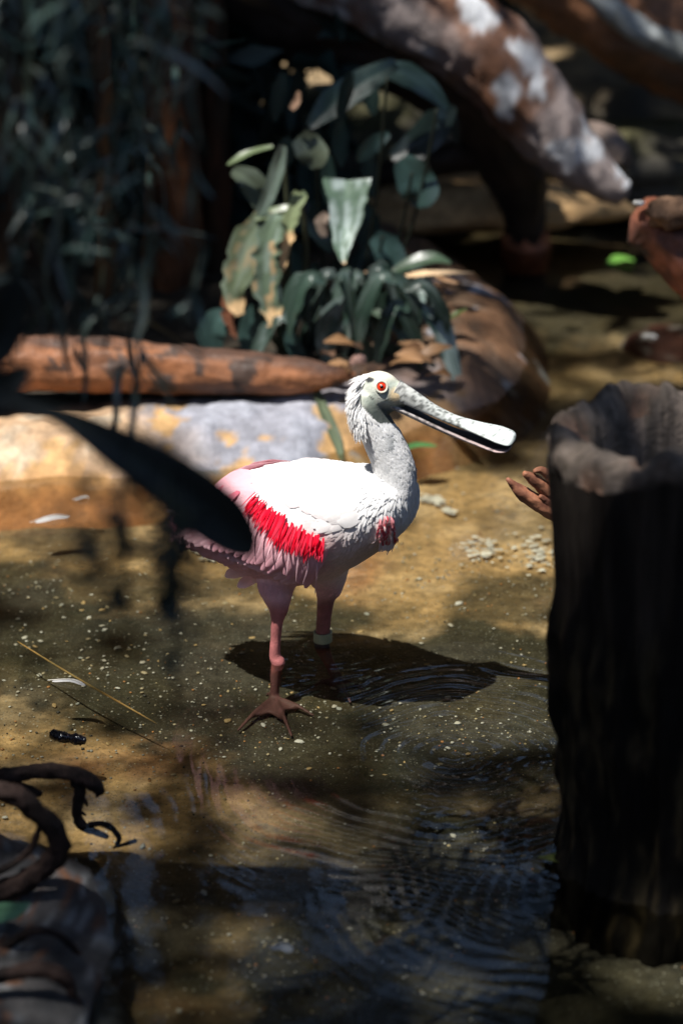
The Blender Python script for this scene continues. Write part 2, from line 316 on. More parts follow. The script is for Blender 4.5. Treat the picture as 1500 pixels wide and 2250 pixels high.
# ------------------------------------------------------------------ the spoonbill
YAW = math.radians(30); HD = np.array((math.cos(YAW), -math.sin(YAW), 0.0)); LT = np.array((-HD[1], HD[0], 0.0))*-1   # heading; LT = towards the camera side
ZU = np.array((0, 0, 1.0)); MPP = .68e-3
B0 = P(690, 1130, .03)
def Yb(px): return .03-((px-690)*MPP)*math.tan(YAW)*.8
def build_bird():
    mb = MB()
    secs = [(418, 1152, 14, .030), (450, 1150, 44, .050), (500, 1146, 84, .068), (560, 1146, 116, .082), (620, 1150, 134, .090), (680, 1150, 138, .093), (740, 1145, 128, .089), (800, 1130, 106, .080), (850, 1116, 84, .066), (885, 1108, 56, .046), (900, 1105, 24, .02)]
    Cc = np.array([P(a, b, Yb(a)) for a, b, c, d in secs]); Cs, hv = resample(Cc, 40, [s[2]*MPP*1.0 for s in secs]); _, hw = resample(Cc, 40, [s[3] for s in secs])
    mb.add(*loft(Cs, [LT*x for x in hw], [ZU*y for y in hv], 32))
    YN = Yb(850)
    neck = [(815, 1140, 70), (850, 1095, 58), (866, 1050, 46), (858, 1005, 42), (840, 965, 40), (820, 925, 37), (812, 890, 34), (818, 862, 32)]
    Nc = [P(a, b, YN+.0) for a, b, c in neck]; mb.add(*tube(Nc, [c*MPP for *_, c in neck], 24, 40, ref=LT))
    # skull, face and jaw
    hf = unit(np.array((math.cos(.2), -math.sin(.2), -.16))); hl = unit(np.cross(hf, ZU)); hu = np.cross(hl, hf); hc = P(834, 858, YN)
    t = np.linspace(-1, 1, 22)[1:-1]; k = np.sqrt(1-t*t)
    mb.add(*loft([hc+hf*.031*q for q in t], [hl*.0225*q for q in k], [hu*.0285*q for q in k], 24))
    mb.add(*loft([P(838, 862, YN), P(862, 864, YN-.004), P(880, 868, YN-.007), P(890, 872, YN-.009)], [hl*.020, hl*.0185, hl*.016, hl*.011], [hu*.026, hu*.0215, hu*.0165, hu*.010], 20))
    mb.add(*tube([P(812, 895, YN), P(840, 892, YN-.002), P(866, 887, YN-.005), P(888, 886, YN-.008)], [.016, .0135, .010, .006], 16, 16))
    # legs: thigh, shin, ankle knob, shank, toes with webs
    def foot(ank, tips, r=.0040):
        for i, tp in enumerate(tips):
            m = (np.array(ank)+np.array(tp))/2+np.array((0, 0, .004)); tp = np.array(tp)
            mb.add(*tube([ank, m, tp], [r*1.15, r*.95, r*.55], 10, 14))
            if i and i < 3:
                a, b = np.array(tips[i-1]), tp; q = .62; A = np.array(ank); c2 = A+(a-A)*q; c3 = A+(b-A)*q; c4 = A+((a+b)/2-A)*.42
                V = [A, c2, c4, c3]; up = np.array((0, 0, .0028)); V = np.array([v+up for v in V]+[v-up for v in V])
                mb.add(V, [(0, 1, 2), (0, 2, 3), (4, 6, 5), (4, 7, 6), (0, 4, 5, 1), (1, 5, 6, 2), (2, 6, 7, 3), (3, 7, 4, 0)])
    fz = FLOOR+.008
    mb.add(*tube([P(618, 1225, .03), P(608, 1285, .015), P(612, 1335, .005), P(609, 1362, 0), P(606, 1400, 0), P(604, 1440, 0), P(611, 1455, -.001), P(608, 1470, 0), P(604, 1505, 0), P(601, 1543, 0)],
                 [.046, .029, .0155, .0095, .0078, .0086, .0108, .0088, .0072, .0078], 20, 60))
    A = P(601, 1546, 0); A[2] = fz+.004
    foot(A, [G(522, 1606, fz-.002), G(641, 1618, fz-.002), G(690, 1573, fz-.002), G(585, 1528, fz-.002)])
    YL = .062
    mb.add(*tube([P(712, 1235, YL-.02), P(722, 1280, YL-.01), P(716, 1315, YL), P(712, 1350, YL), P(709, 1390, YL), P(707, 1412, YL), P(709, 1424, YL), P(722, 1455, YL), P(742, 1490, YL-.003)],
                 [.044, .0235, .0135, .0115, .0108, .0118, .0118, .008, .0078], 20, 60))
    A = P(743, 1494, YL-.003); A[2] = fz+.004
    foot(A, [G(690, 1506, fz-.002), G(770, 1545, fz-.002), G(806, 1520, fz-.002), G(722, 1480, fz-.002)])
    tmp = mb.build('tmp', None)
    r = tmp.modifiers.new('r', 'REMESH'); r.mode = 'VOXEL'; r.voxel_size = .0024; r.use_smooth_shade = True
    s = tmp.modifiers.new('s', 'SMOOTH'); s.factor = .5; s.iterations = 3
    dg = bpy.context.evaluated_depsgraph_get(); me = tmp.evaluated_get(dg).to_mesh()
    V = np.array([v.co[:] for v in me.vertices]); F = [tuple(p.vertices) for p in me.polygons]
    bpy.data.objects.remove(tmp); return V, F, dict(YN=YN, hf=hf, hl=hl, hu=hu, hc=hc, neck=np.array(Nc), YL=YL)
BV, BF, BD = build_bird(); YN = BD['YN']
bvh = BVHTree.FromPolygons([Vector(v) for v in BV], BF)
bird = thing('spoonbill', 'white and pink spoonbill with red wing patch wading in the shallow pool', 'bird', (B0[0], B0[1], FLOOR))

def plumage_color(px, py, n):
    white = np.array((.86, .855, .85)); pink = np.array((.80, .45, .50)); blush = np.array((.84, .68, .66)); deep = np.array((.72, .28, .33))
    c = np.tile(white, (len(px), 1)); f = fbm(px*.03, py*.03, 0, 3, 6)
    line = 1062+(px-470)*.52+(f-.5)*50                          # white back above, pink wing and flank below
    c = mixc(c, blush, .9*sstep(1120, 1190, py)*sstep(940, 830, px)); c = mixc(c, pink, sstep(0, 40, py-line)*sstep(800, 690, px))
    c = mixc(c, pink, .75*sstep(560, 480, px)*sstep(1010, 1060, py)*(py < 1250)); c = mixc(c, blush, sstep(1215, 1270, py)*.7*sstep(640, 720, px)); c = mixc(c, pink*.98, sstep(1265, 1300, py)*.85)
    redm = sstep(.35, .55, fbm(px*.11, py*.03, 0, 3, 5))*sstep(0, 14, py-(1092+(px-562)*.62))*sstep(52, 22, py-(1092+(px-562)*.62))*sstep(548, 566, px)*sstep(714, 700, px); c = mixc(c, (.74, .02, .05), .95*redm)
    neckg = sstep(.56, .68, fbm(px*.06+4, py*.045, 1, 4, 19))*sstep(830, 860, px)*sstep(920, 945, py)*sstep(1060, 1010, py)
    c = mixc(c, (.16, .18, .19), .75*neckg); c = mixc(c, (.78, .79, .79), .4*sstep(1080, 1010, py)*sstep(.4, .7, f))
    return c
bpx, bpy_ = proj(BV)
def bald(px, py):            # bare head: right of the nape line, above the throat line
    return (px > 797+14*sstep(848, 820, py)-14*sstep(850, 900, py)+ (py-880)*.9*(py > 880)) & (py < 930-.0*px) & (px > 780)
bd = bald(bpx, bpy_); leg = bpy_ > 1318+(bpx > 665)*-18
C = plumage_color(bpx, bpy_, None)*.97
f1 = fbm(bpx*.05, bpy_*.05, 0, 4, 3)
skin = mixc((.34, .385, .33), (.56, .58, .50), sstep(.4, .65, f1)); skin = mixc(skin, (.66, .62, .50), sstep(845, 822, bpy_))
skin = mixc(skin, (.66, .47, .25), .75*sstep(.9, .3, np.hypot((bpx-868)/22, (bpy_-868)/26)))
skin = mixc(skin, (.02, .022, .024), sstep(.95, .6, np.hypot((bpx-812)/16, (bpy_-834)/9)+(f1-.5)*1.2))
skin = mixc(skin, (.05, .06, .058), .9*sstep(884, 905, bpy_+(f1-.5)*22)); skin = mixc(skin, (.17, .19, .16), .5*sstep(.9, .4, np.hypot((bpx-822)/22, (bpy_-893)/14)))
skin = mixc(skin, (.03, .03, .03), sstep(1, .5, np.hypot((bpx-814-(bpy_-872)*.9)/4, (bpy_-874)/7)))
skin = mixc(skin, (.09, .09, .07), .7*sstep(1, .3, np.abs(bpy_-(877+.13*(868-bpx)))/3.5)*(bpx > 842)*(bpx < 876))
C = np.where(bd[:, None], skin, C)
th = sstep(1282, 1322, bpy_)
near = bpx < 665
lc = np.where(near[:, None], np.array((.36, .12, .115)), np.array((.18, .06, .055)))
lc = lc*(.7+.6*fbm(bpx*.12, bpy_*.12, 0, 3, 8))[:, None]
lc = mixc(lc, (.035, .022, .022), sstep(1402, 1412, bpy_)*(1-near)*sstep(1432, 1422, bpy_)); lc = mixc(lc, (.085, .045, .040), .9*sstep(1462, 1490, bpy_))  # black ankle; shank and feet darkened to paint in the dim water
C = mixc(C, lc, sstep(1300, 1350, bpy_+(~near)*14))
mk('body', BV, BF, M['skin'], C, bird)

def surf(px, py, off=.0, Yd=None):
    d = Vector(ray(px, py)).normalized(); h = bvh.ray_cast(Vector(CAM), d, 8)
    if h[0] is None or h[0].y > .35:
        p = P(px, py, (Yb(px) if Yd is None else Yd)); return p, unit(LT+.3*ZU)
    n = np.array(h[1]); return np.array(h[0])+n*off, n
def blade(root, mid, tip, nrm, hw, rows=7, cup=.25, taper=(.45, .85, 1, 1, .95, .75, .22), col=(1, 1, 1), tipcol=None):
    C = resample([root, mid, tip], rows); T = np.gradient(C, axis=0); V = []; cc = []
    tw = np.interp(np.linspace(0, 1, rows), np.linspace(0, 1, len(taper)), taper)
    for i in range(rows):
        s = unit(np.cross(unit(T[i]), nrm)); q = hw*tw[i]
        for a in (-1, -.5, 0, .5, 1): V.append(C[i]+s*q*a-nrm*q*cup*a*a)
        k = i/(rows-1); base = np.asarray(col, float)
        if tipcol is not None: base = base*(1-k)+np.asarray(tipcol)*k
        for a in (-1, -.5, 0, .5, 1): cc.append(base*(1.0 if a else .93))
    F = [(i*5+j, i*5+j+1, (i+1)*5+j+1, (i+1)*5+j) for i in range(rows-1) for j in range(4)]
    return np.array(V), F, np.array(cc)
def mirror(V): d = (V-B0)@LT; return V-2*d[:, None]*LT
def feather(name, r, m, t, hw, off, col, tipcol=None, jit=.002, both=True):
    (a, n1), (b, n2), (c, n3) = surf(*r, off[0]), surf(*m, off[1]), surf(*t, off[2])
    n = unit(unit(n1)+unit(n2)+unit(n3))
    if name == 'scapular_feather' and min(n1[2], n2[2], n3[2]) < -1: return
    V, F, cc = blade(a, b, c, n, hw, col=col, tipcol=tipcol, taper=(.5, .95, 1, .95, .75, .45, .08) if name == 'covert_feather' else (.45, .85, 1, 1, .95, .75, .22))
    mk(name, V, F, M['feather'], cc, bird)
    if both: mk(name, mirror(V), [tuple(reversed(f)) for f in F], M['feather'], cc, bird)
def lerp(a, b, t): return tuple(x+(y-x)*t for x, y in zip(a, b))
pinkA = np.array((.78, .40, .46)); pinkB = np.array((.82, .52, .57)); redA = np.array((.74, .006, .03)); redB = np.array((.80, .05, .10))
rj = lambda s: random.uniform(-s, s)
# long pink flight feathers, low on the wing, running back to the tail
for i in range(26):
    t = i/25; r = lerp((700, 1208), (505, 1130), t); tip = lerp((640, 1268), (408, 1172), t); m = (r[0]*.5+tip[0]*.5+6, r[1]*.5+tip[1]*.5+10*(1-t))
    c = pinkA*(1-t*.22)+rj(.03)
    feather('flight_feather', (r[0]+rj(5), r[1]+rj(5)), (m[0]+rj(4), m[1]+rj(4)), (tip[0]+rj(4), tip[1]+rj(3)), .0110, (.004, .011, .0135), c, pinkB)
for i in range(22):
    t = i/21; r = lerp((715, 1195), (545, 1120), t); tip = lerp((672, 1262), (470, 1190), t); m = lerp(r, tip, .5); c = pinkB*.96+rj(.03)
    feather('flight_feather', (r[0]+rj(6), r[1]+rj(6)), m, (tip[0]+rj(7), tip[1]+rj(7)), .0095, (.006, .015, .0175), c, pinkA)
# wing tip and tail
for i in range(7):
    t = i/6; tip = lerp((403, 1150), (440, 1192), t); feather('flight_feather', (500+rj(8), 1120+30*t), (455, 1135+32*t), (tip[0]+rj(6), tip[1]+rj(4)), .0095, (.004, .010, .012), pinkB, pinkA*.92)
feather('tail_feather', (470, 1120), (430, 1112), (368, 1124), .010, (.0, .0, .0), (.42, .30, .30), (.30, .22, .21), both=False)
for a, b, hw in (((572, 1236), (495, 1268), .0115), ((585, 1248), (522, 1290), .010), ((598, 1250), (556, 1280), .009), ((560, 1230), (505, 1250), .010)):
    feather('tail_feather', a, lerp(a, b, .5), b, hw, (.0, .0, .0), (.78, .36, .44), (.86, .62, .68), both=False)
for i in range(9):
    t = i/8; tip = lerp((470, 1070), (410, 1150), t); feather('scapular_feather', (560+rj(8), 1060+40*t), lerp((525, 1055), (480, 1120), t), (tip[0]+rj(6), tip[1]+rj(4)), .013, (.004, .010, .006), pinkB, pinkA)
# red shoulder bar
for row, (n, o) in enumerate(((50, 0), (48, 1), (36, 2))):
    for i in range(n):
        t = (i+.5*row % 1+rj(.25))/(n-1); t = min(max(t, 0), 1); r = lerp((562, 1086), (712, 1180), t); r = (r[0]+rj(5), r[1]+rj(6)+o*9+18*math.sin(t*3.1)*.5)
        ln = (31+15*math.sin(math.pi*min(t*1.1, 1)))*(1 if row < 2 else .8)*random.uniform(.75, 1.2); dx = -14+10*t+rj(7)
        if t > .85: ln *= .7
        m = (r[0]+dx*.35, r[1]+ln*.5); tp = (r[0]+dx, r[1]+ln)
        feather('covert_feather', r, m, tp, random.uniform(.0011, .0022), (.007, .0155, .0190+rj(.002)), redA if random.random() < .75 else redB, redB if random.random() < .4 else redA)
for i in range(9):           # pale wisps crossing the red, faint red flecks beside it
    t = i/8; r = lerp((560, 1110), (700, 1195), t); feather('covert_feather', (r[0]+rj(6), r[1]+20+rj(10)), (r[0]-4, r[1]+48), (r[0]-12+rj(6), r[1]+70+rj(8)), .0014, (.012, .019, .026), (.80, .50, .55), pinkB)
for i in range(8): 
    r = (505+rj(30), 1088+rj(14)); feather('covert_feather', r, (r[0]-12, r[1]+14), (r[0]-22, r[1]+30), .0035, (.010, .013, .012), (.78, .16, .24), pinkA)
# white scapulars lying over the top of the wing
for row in range(4):
    for i in range(10):
        t = i/9; r = lerp((630+row*6, 1058-row*8), (790, 1120-row*16), t); ln = 62+rj(10); c = np.array((.84, .82, .81))
        if row == 3: continue
        tip = (r[0]-ln*.86, r[1]+ln*(.42-.25*row/3)+4*rj(1))
        feather('scapular_feather', (r[0]+rj(5), r[1]+rj(5)), lerp(r, tip, .5), tip, .0165, (.001, .0055, .0045), c, mixc(c, pinkB, .6*(1-t)))

# small plumage over body and neck, one soft coat
def coat():
    tri = []
    for f in BF:
        tri.append((f[0], f[1], f[2])); 
        if len(f) == 4: tri.append((f[0], f[2], f[3]))
    tri = np.array(tri); a, b, c = BV[tri[:, 0]], BV[tri[:, 1]], BV[tri[:, 2]]; nn = np.cross(b-a, c-a); ar = np.linalg.norm(nn, axis=1)/2; nn /= (2*ar[:, None]+1e-12)
    mid = (a+b+c)/3; px, py = proj(mid); nk = resample(BD['neck'], 60)
    dn = np.linalg.norm(mid[:, None]-nk[None, 10:], axis=2); nearest = dn.argmin(1)+10; isneck = (dn.min(1) < .047) & (py < 1085)
    dens = np.where(isneck, 13.0, 2.2)+np.where((px > 770) & (py > 1050) & (py < 1235), 3.0, 0); dens = np.where((py > 1300) | bald(px, py), 0, dens)
    dens = np.where((px > 832) & (px < 868) & (py > 900) & (py < 955) , dens*.25, dens)
    hind = (py > 1265); dens = np.where(hind & (py < 1300), 2.5, dens)
    wgt = ar*dens; N = 24000; idx = RNG.choice(len(tri), N, p=wgt/wgt.sum()); mb = MB()
    u = RNG.random((N, 2)); s = np.sqrt(u[:, :1]); pos = a[idx]*(1-s)+b[idx]*(s*(1-u[:, 1:]))+c[idx]*(s*u[:, 1:])
    cpx, cpy = proj(pos); cols = plumage_color(cpx, cpy, None); T = np.gradient(nk, axis=0)
    for i in range(N):
        k = idx[i]; n = nn[k]
        if isneck[k]:
            d = -unit(T[nearest[k]]); L, W, lift = .0125, .0016, .19
            if cpx[i] < 802 and cpy[i] < 945: L, W, lift = .016, .0011, .6
            if cpx[i] > 840 and cpy[i] > 940: L, W = .0105, .0018
        else:
            side = 1-abs(n[2]); d = -HD*.85-ZU*.55*side
            L, W, lift = .034, .0075, .035
            if cpx[i] > 770: d = -HD*.5-ZU*.8*side-.3*ZU; L, W, lift = .018, .0022, .12
            if cpy[i] > 1150 and cpx[i] > 700: L, W, lift = .022, .0035, .05
            if cpy[i] > 1235: L, W, lift = .012, .004, .02; d = -HD*.3-ZU
        d = d+RNG.normal(0, .16, 3); d = unit(d-n*(d@n)); L *= random.uniform(.7, 1.25); sd = np.cross(d, n); o = pos[i]-n*.001
        up = n*lift*L; q0, q1, q2 = o, o+d*L*.55+up*.75, o+d*L+up*(1.0 if lift > .2 else .6)
        V = np.array([q0-sd*W*.5, q0+sd*W*.5, q1-sd*W, q1+n*W*.35, q1+sd*W, q2-sd*W*.35, q2+sd*W*.35])
        g = random.uniform(.9, 1.05); mb.add(V, [(0, 1, 3), (0, 3, 2), (1, 4, 3), (2, 3, 5), (3, 6, 5), (3, 4, 6)], cols[i]*g)
    return mb
coat().build('plumage', M['feather'], bird, kind='stuff')
mb = MB()                    # tufts of rosy curled plumes on the breast
for i in range(46):
    a = (846+rj(20), 1150+rj(20)); L = random.uniform(16, 34); p, n = surf(*a, .001); q, n2 = surf(a[0]-6+rj(12), a[1]+L, .004); m = (p+q)/2+n*.008
    V, F, cc = blade(p, m, q+n*.004, unit(n), .0016, 5, 0.1, col=((.62, .10, .13), (.75, .30, .32), (.80, .62, .60))[i % 3]); mb.add(V, F, cc)
mb.build('breast_tuft', M['feather'], bird, kind='stuff')

# bill
hl = unit(BD['hl'])*(1 if BD['hl']@LT > 0 else -1)
def mandible(name, pix, dY, hw, upT, dnT, colf, roll=.24):
    pts = [P(a, b, YN+y) for (a, b), y in zip(pix, dY)]; n = 64; Cn, W = resample(pts, n, hw); _, U = resample(pts, n, upT); _, D = resample(pts, n, dnT)
    e = np.linspace(0, 1, n); tipk = np.sqrt(np.clip(1-np.clip((e-.90)/.10, 0, 1)**2.2, 0, 1)); T = np.gradient(Cn, axis=0); seg = 20; V = []; cols = []
    for i in range(n):
        t = unit(T[i]); l = unit(hl-t*(hl@t)); u = np.cross(l, t); u = u if u[2] > 0 else -u
        l2 = l*math.cos(roll)-u*math.sin(roll); u2 = u*math.cos(roll)+l*math.sin(roll)
        for j in range(seg):
            a = 2*math.pi*j/seg; ca, sa = math.cos(a), math.sin(a); k = max(tipk[i], .03)
            V.append(Cn[i]+l2*ca*W[i]*k+u2*(sa*(U[i] if sa > 0 else D[i]))*(.3+.7*k)); cols.append(colf(e[i], ca, sa, V[-1]))
    F = [(i*seg+j, i*seg+(j+1) % seg, (i+1)*seg+(j+1) % seg, (i+1)*seg+j) for i in range(n-1) for j in range(seg)]+[tuple(range(seg))[::-1], tuple((n-1)*seg+j for j in range(seg))]
    return mk(name, V, F, M['bill'], np.array(cols), bird)
def ucol(e, ca, sa, p):
    v = float(fbm(p[0]*430, p[1]*430, p[2]*430, 3, 4)); c = np.array((.50, .50, .47))*(1-e)+np.array((.60, .66, .64))*e
    if e < .55: c = c*(1-.75*float(sstep(.52, .64, v+.03*(sa > .3)))) 
    else: c = c*(1-.55*float(sstep(.62, .72, v)))
    edge = float(sstep(.93, .995, abs(ca)))*float(sstep(.3, .6, e)); c = c*(1-.85*edge)
    if e > .93: c = c*(1-.75*float(sstep(.94, .985, e)))
    if sa < -.25: c = c*.6
    return c
def lcol(e, ca, sa, p):
    v = float(fbm(p[0]*160, p[1]*160, p[2]*160, 3, 9)); c = np.array((.60, .57, .55))*(1-e)+np.array((.50, .33, .32))*e; c = c*(1-.6*float(sstep(.55, .65, v)))
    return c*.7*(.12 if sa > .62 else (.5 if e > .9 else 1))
mandible('upper_bill', [(866, 862), (905, 881), (950, 904), (1000, 925), (1050, 941), (1095, 955), (1131, 968)], np.linspace(-.005, -.040, 7), (.0160, .0125, .0105, .0110, .0160, .0220, .0205), (.0215, .0165, .0105, .007, .0045, .0040, .003), (.010, .006, .004, .003, .0028, .0028, .003), ucol)
mandible('lower_bill', [(862, 884), (905, 905), (950, 927), (1000, 949), (1050, 966), (1092, 977), (1124, 979)], np.linspace(-.005, -.039, 7), (.0115, .0095, .0090, .0095, .0140, .0195, .0180), (.004, .003, .0025, .002, .002, .002, .002), (.0085, .0085, .008, .0075, .0065, .0055, .004), lcol)
# eyes
p, n = surf(838, 850, 0)
for s in (1, -1):
    c0 = p-n*.0042 if s > 0 else (p-n*.0042)-2*((p-n*.0042-BD['hc'])@hl)*hl; nn = n if s > 0 else n-2*(n@hl)*hl
    V, F = blob((0, 0, 0), (.0074,)*3, 0, 0, 1, 20, 14); d = V@nn/.0074
    cc = np.where((d > .55)[:, None], (.72, .035, .008), (.12, .03, .02)); eye = mk('eye', V+c0, F, M['gloss'], cc, bird)
    V, F = blob((0, 0, 0), (.0036,)*3, 0, 0, 1, 16, 10); mk('pupil', V+c0+nn*.0045, F, M['gloss'], np.tile((.003, .003, .003), (len(V), 1)), eye)
    a = unit(np.cross(nn, ZU)); b = np.cross(nn, a); t = np.linspace(0, 2*np.pi, 25)[:-1]
    ring = [c0+nn*.0042+(a*math.cos(q)+b*math.sin(q))*.0080 for q in t]; V, F = tube(ring+[ring[0]], [.0016]*25, 8, 60, cap=False); mk('eyelid', V, F, M['skin'], np.tile((.55, .53, .44), (len(V), 1)), bird)
# leg band
c = P(709, 1398, BD['YL']); V, F = loft([c+ZU*z for z in (-.0075, -.0075, .0075, .0075)], [np.array((r, 0, 0)) for r in (.0115, .0142, .0142, .0115)], [np.array((0, r, 0)) for r in (.0115, .0142, .0142, .0115)], 28)
mk('leg_band', V[:-2], [f for f in F if len(f) == 4], M['plastic'], np.tile((.20, .21, .13), (len(V)-2, 1)), bird, smooth=False)
reroot(bird)

# ------------------------------------------------------------------ wood: logs, stump, driftwood
def wood_color(V, a, b, c=None, f=14, seed=0, ax=(1, 1, 1)):
    n = fbm(V[:, 0]*f*ax[0], V[:, 1]*f*ax[1], V[:, 2]*f*ax[2], 5, seed); col = mixc(a, b, sstep(.38, .62, n))
    if c is not None: col = mixc(col, c, sstep(.60, .66, fbm(V[:, 0]*f*1.7+3, V[:, 1]*f*1.7, V[:, 2]*f*1.7, 4, seed+5)))
    return col*(.75+.5*fbm(V[:, 0]*70, V[:, 1]*70, V[:, 2]*70, 3, seed))[:, None]
# peeled log lying along the bank
YG = 0.99
V, F = tube([P(-160, 800, YG-.02), P(20, 800, YG-.01), P(200, 803, YG), P(400, 812, YG), P(560, 822, YG), P(680, 826, YG), P(745, 826, YG), P(782, 824, YG)], [.054, .052, .050, .0445, .0385, .029, .017, .004], 36, 130, .22, 11, 6, 3)
o = mk('peeled_log', V, F, M['wood'], wood_color(V, (.25, .10, .042), (.075, .038, .025), (.05, .03, .022), 13, 4, (.35, 1, 1)))
tag(o, 'orange brown peeled log tapering to a point along the bank edge', 'log')
# leaning cut log at the right
YC = .95
pts = [P(1400, 482, YC), P(1440, 500, YC), P(1500, 548, YC-.01), P(1580, 640, YC-.03), P(1700, 790, YC-.05), P(1840, 980, YC-.08)]
root = thing('leaning_log', 'reddish brown broken log with rounded cracked end leaning above the water', 'log', (pts[-1][0], pts[-1][1], FLOOR))
V, F = tube(pts, [.040, .052, .056, .056, .056, .055], 36, 110, .22, 9, 5, 21); mk('trunk', V, F, M['wood'], wood_color(V, (.34, .115, .06), (.13, .055, .038), (.05, .038, .034), 15, 9), root)
V, F = blob(P(1478, 468, YC-.055), (.05, .03, .026), 5, .5, 2.4, 28, 18); mk('bark_flake', V, F, M['bark'], wood_color(V, (.20, .12, .075), (.10, .06, .04), None, 30, 2), root)
V, F = blob(P(1402, 446, YC-.035), (.009, .012, .004), 7, .7, 2.4); mk('dropping', V, F, M['rock'], np.tile((.62, .60, .56), (len(V), 1)), root); reroot(root)

# hollow stump
def stump():
    cx, cy = .468, -.58; na = 220; zs = np.concatenate([np.linspace(FLOOR-.02, .56, 110)]); th = np.linspace(0, 2*np.pi, na, endpoint=False); co, si = np.cos(th), np.sin(th)
    rimz = .538+.030*(fbm(co*2.2+3, si*2.2, 0, 3, 14)-.5)*2+.012*np.sin(th*3+1); V = []; C = []
    def ringpt(rx, ry, z): return np.stack([cx+co*rx, cy+si*ry, z+0*co], 1)
    for z in zs:
        t = (z-FLOOR)/(.56-FLOOR); k = .165+.05*t+.03*sstep(.22, 0, t)
        rough = sstep(.42, .30, z+.03*(fbm(co*5, si*5, 0, 3, 2)-.5)); zz = z*(rimz/.56) if z > 0 else z+0*rimz
        ridge = fbm(co*7+1, si*7, z*1.6, 4, 33)-.5; bark = fbm(co*13, si*13, z*9, 5, 35)-.5
        rr = 1+.09*ridge+.03*(fbm(co*26, si*26, z*2.2, 3, 37)-.5)+(.26*bark+.06)*rough+.05*(fbm(co*1.5, si*1.5, z*2, 3, 8)-.5)
        p = ringpt(k*rr, k*.78*rr, 0); p[:, 2] = zz; V.append(p)
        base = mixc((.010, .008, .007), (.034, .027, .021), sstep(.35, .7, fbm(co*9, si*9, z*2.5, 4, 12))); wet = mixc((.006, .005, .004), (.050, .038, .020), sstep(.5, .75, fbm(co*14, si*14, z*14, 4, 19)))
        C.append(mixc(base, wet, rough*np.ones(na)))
    # lumpy rolled rim, then down the hollow
    for i, (s, dz) in enumerate(((1.03, .012), (1.035, .026), (1.01, .038), (.97, .045), (.92, .047), (.87, .042), (.825, .030), (.79, .008), (.77, -.03), (.75, -.09), (.73, -.16), (.70, -.24), (.66, -.32))):
        k = .215; l = fbm(co*6.5, si*6.5, i*.5, 5, 40)-.5; l2 = fbm(co*24, si*24, i*1.6, 4, 41)-.5
        pit = sstep(.58, .70, fbm(co*3.6+5, si*3.6, i*.22, 3, 45))*(1 if i < 7 else .2); r = s*(1+.07*l+.05*l2-.05*pit*(i < 5))
        p = ringpt(k*r, k*.78*r, 0); p[:, 2] = rimz+dz+(.026*l+.014*l2-.022*pit)*(i < 9); V.append(p)
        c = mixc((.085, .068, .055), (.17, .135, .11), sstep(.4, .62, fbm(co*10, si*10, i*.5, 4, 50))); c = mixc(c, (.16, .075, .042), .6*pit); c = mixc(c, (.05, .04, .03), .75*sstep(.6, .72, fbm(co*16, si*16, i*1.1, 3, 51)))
        C.append(c)
    n = len(V); F = [(i*na+j, i*na+(j+1) % na, (i+1)*na+(j+1) % na, (i+1)*na+j) for i in range(n-1) for j in range(na)]
    V.append(np.array([[cx, cy, .22]])); C.append(np.array([[.085, .068, .055]])); m = n*na; F += [((n-1)*na+j, (n-1)*na+(j+1) % na, m) for j in range(na)]
    V = np.vstack(V); C = np.vstack(C); k = len(zs)
    root = thing('hollow_stump', 'tall dark hollow tree stump with lumpy grey rim standing in the pool', 'stump', (cx, cy, FLOOR))
    fo = [f for f in F if max(f) < k*na]; fi = [f for f in F if max(f) >= k*na]
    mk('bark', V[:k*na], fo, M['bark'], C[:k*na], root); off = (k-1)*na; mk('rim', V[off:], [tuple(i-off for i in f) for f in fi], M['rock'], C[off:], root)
    for j, (px, py, r) in enumerate(((1225, 1925, .05), (1290, 1960, .05))):
        g = G(px, py, -.03); V, F = blob((g[0], g[1], FLOOR), (r, r*.8, .045), j, .35, 2.2, 24, 14); mk('root_flare', V, F, M['bark'], wood_color(V, (.006, .006, .004), (.014, .012, .008), None, 25, j), root)
    reroot(root)
stump()

# root claw sticking out beyond the stump
root = thing('driftwood_root', 'small reddish driftwood root with pointed prongs beside the hollow stump', 'driftwood', G(1330, 1210, FLOOR))
YR = .02; hub = P(1245, 1135, YR)
for pts, r in (([(1113, 1052), (1150, 1085), (1200, 1115), (1245, 1140), (1330, 1200)], (.0025, .010, .0125, .014, .02)), ([(1150, 1040), (1175, 1055), (1205, 1085), (1245, 1130)], (.004, .009, .010, .012)), ([(1172, 1036), (1190, 1034), (1215, 1060), (1245, 1125)], (.003, .006, .008, .012)), ([(1185, 1090), (1200, 1100), (1225, 1122), (1250, 1145)], (.003, .007, .008, .012))):
    V, F = tube([P(a, b, YR+.006*i) for i, (a, b) in enumerate(pts)], r, 18, 44, .4, 26, 6, int(pts[0][0])); mk('prong', V, F, M['wood'], wood_color(V, (.40, .17, .09), (.17, .065, .04), None, 40, 3), root)
V, F = tube([P(1330, 1200, YR+.02), P(1400, 1290, YR+.03), G(1430, 1390, FLOOR)], (.02, .024, .03), 18, 24, .3, 20, 5, 3); mk('stem', V, F, M['wood'], wood_color(V, (.30, .13, .07), (.12, .05, .03), None, 30, 4), root); reroot(root)

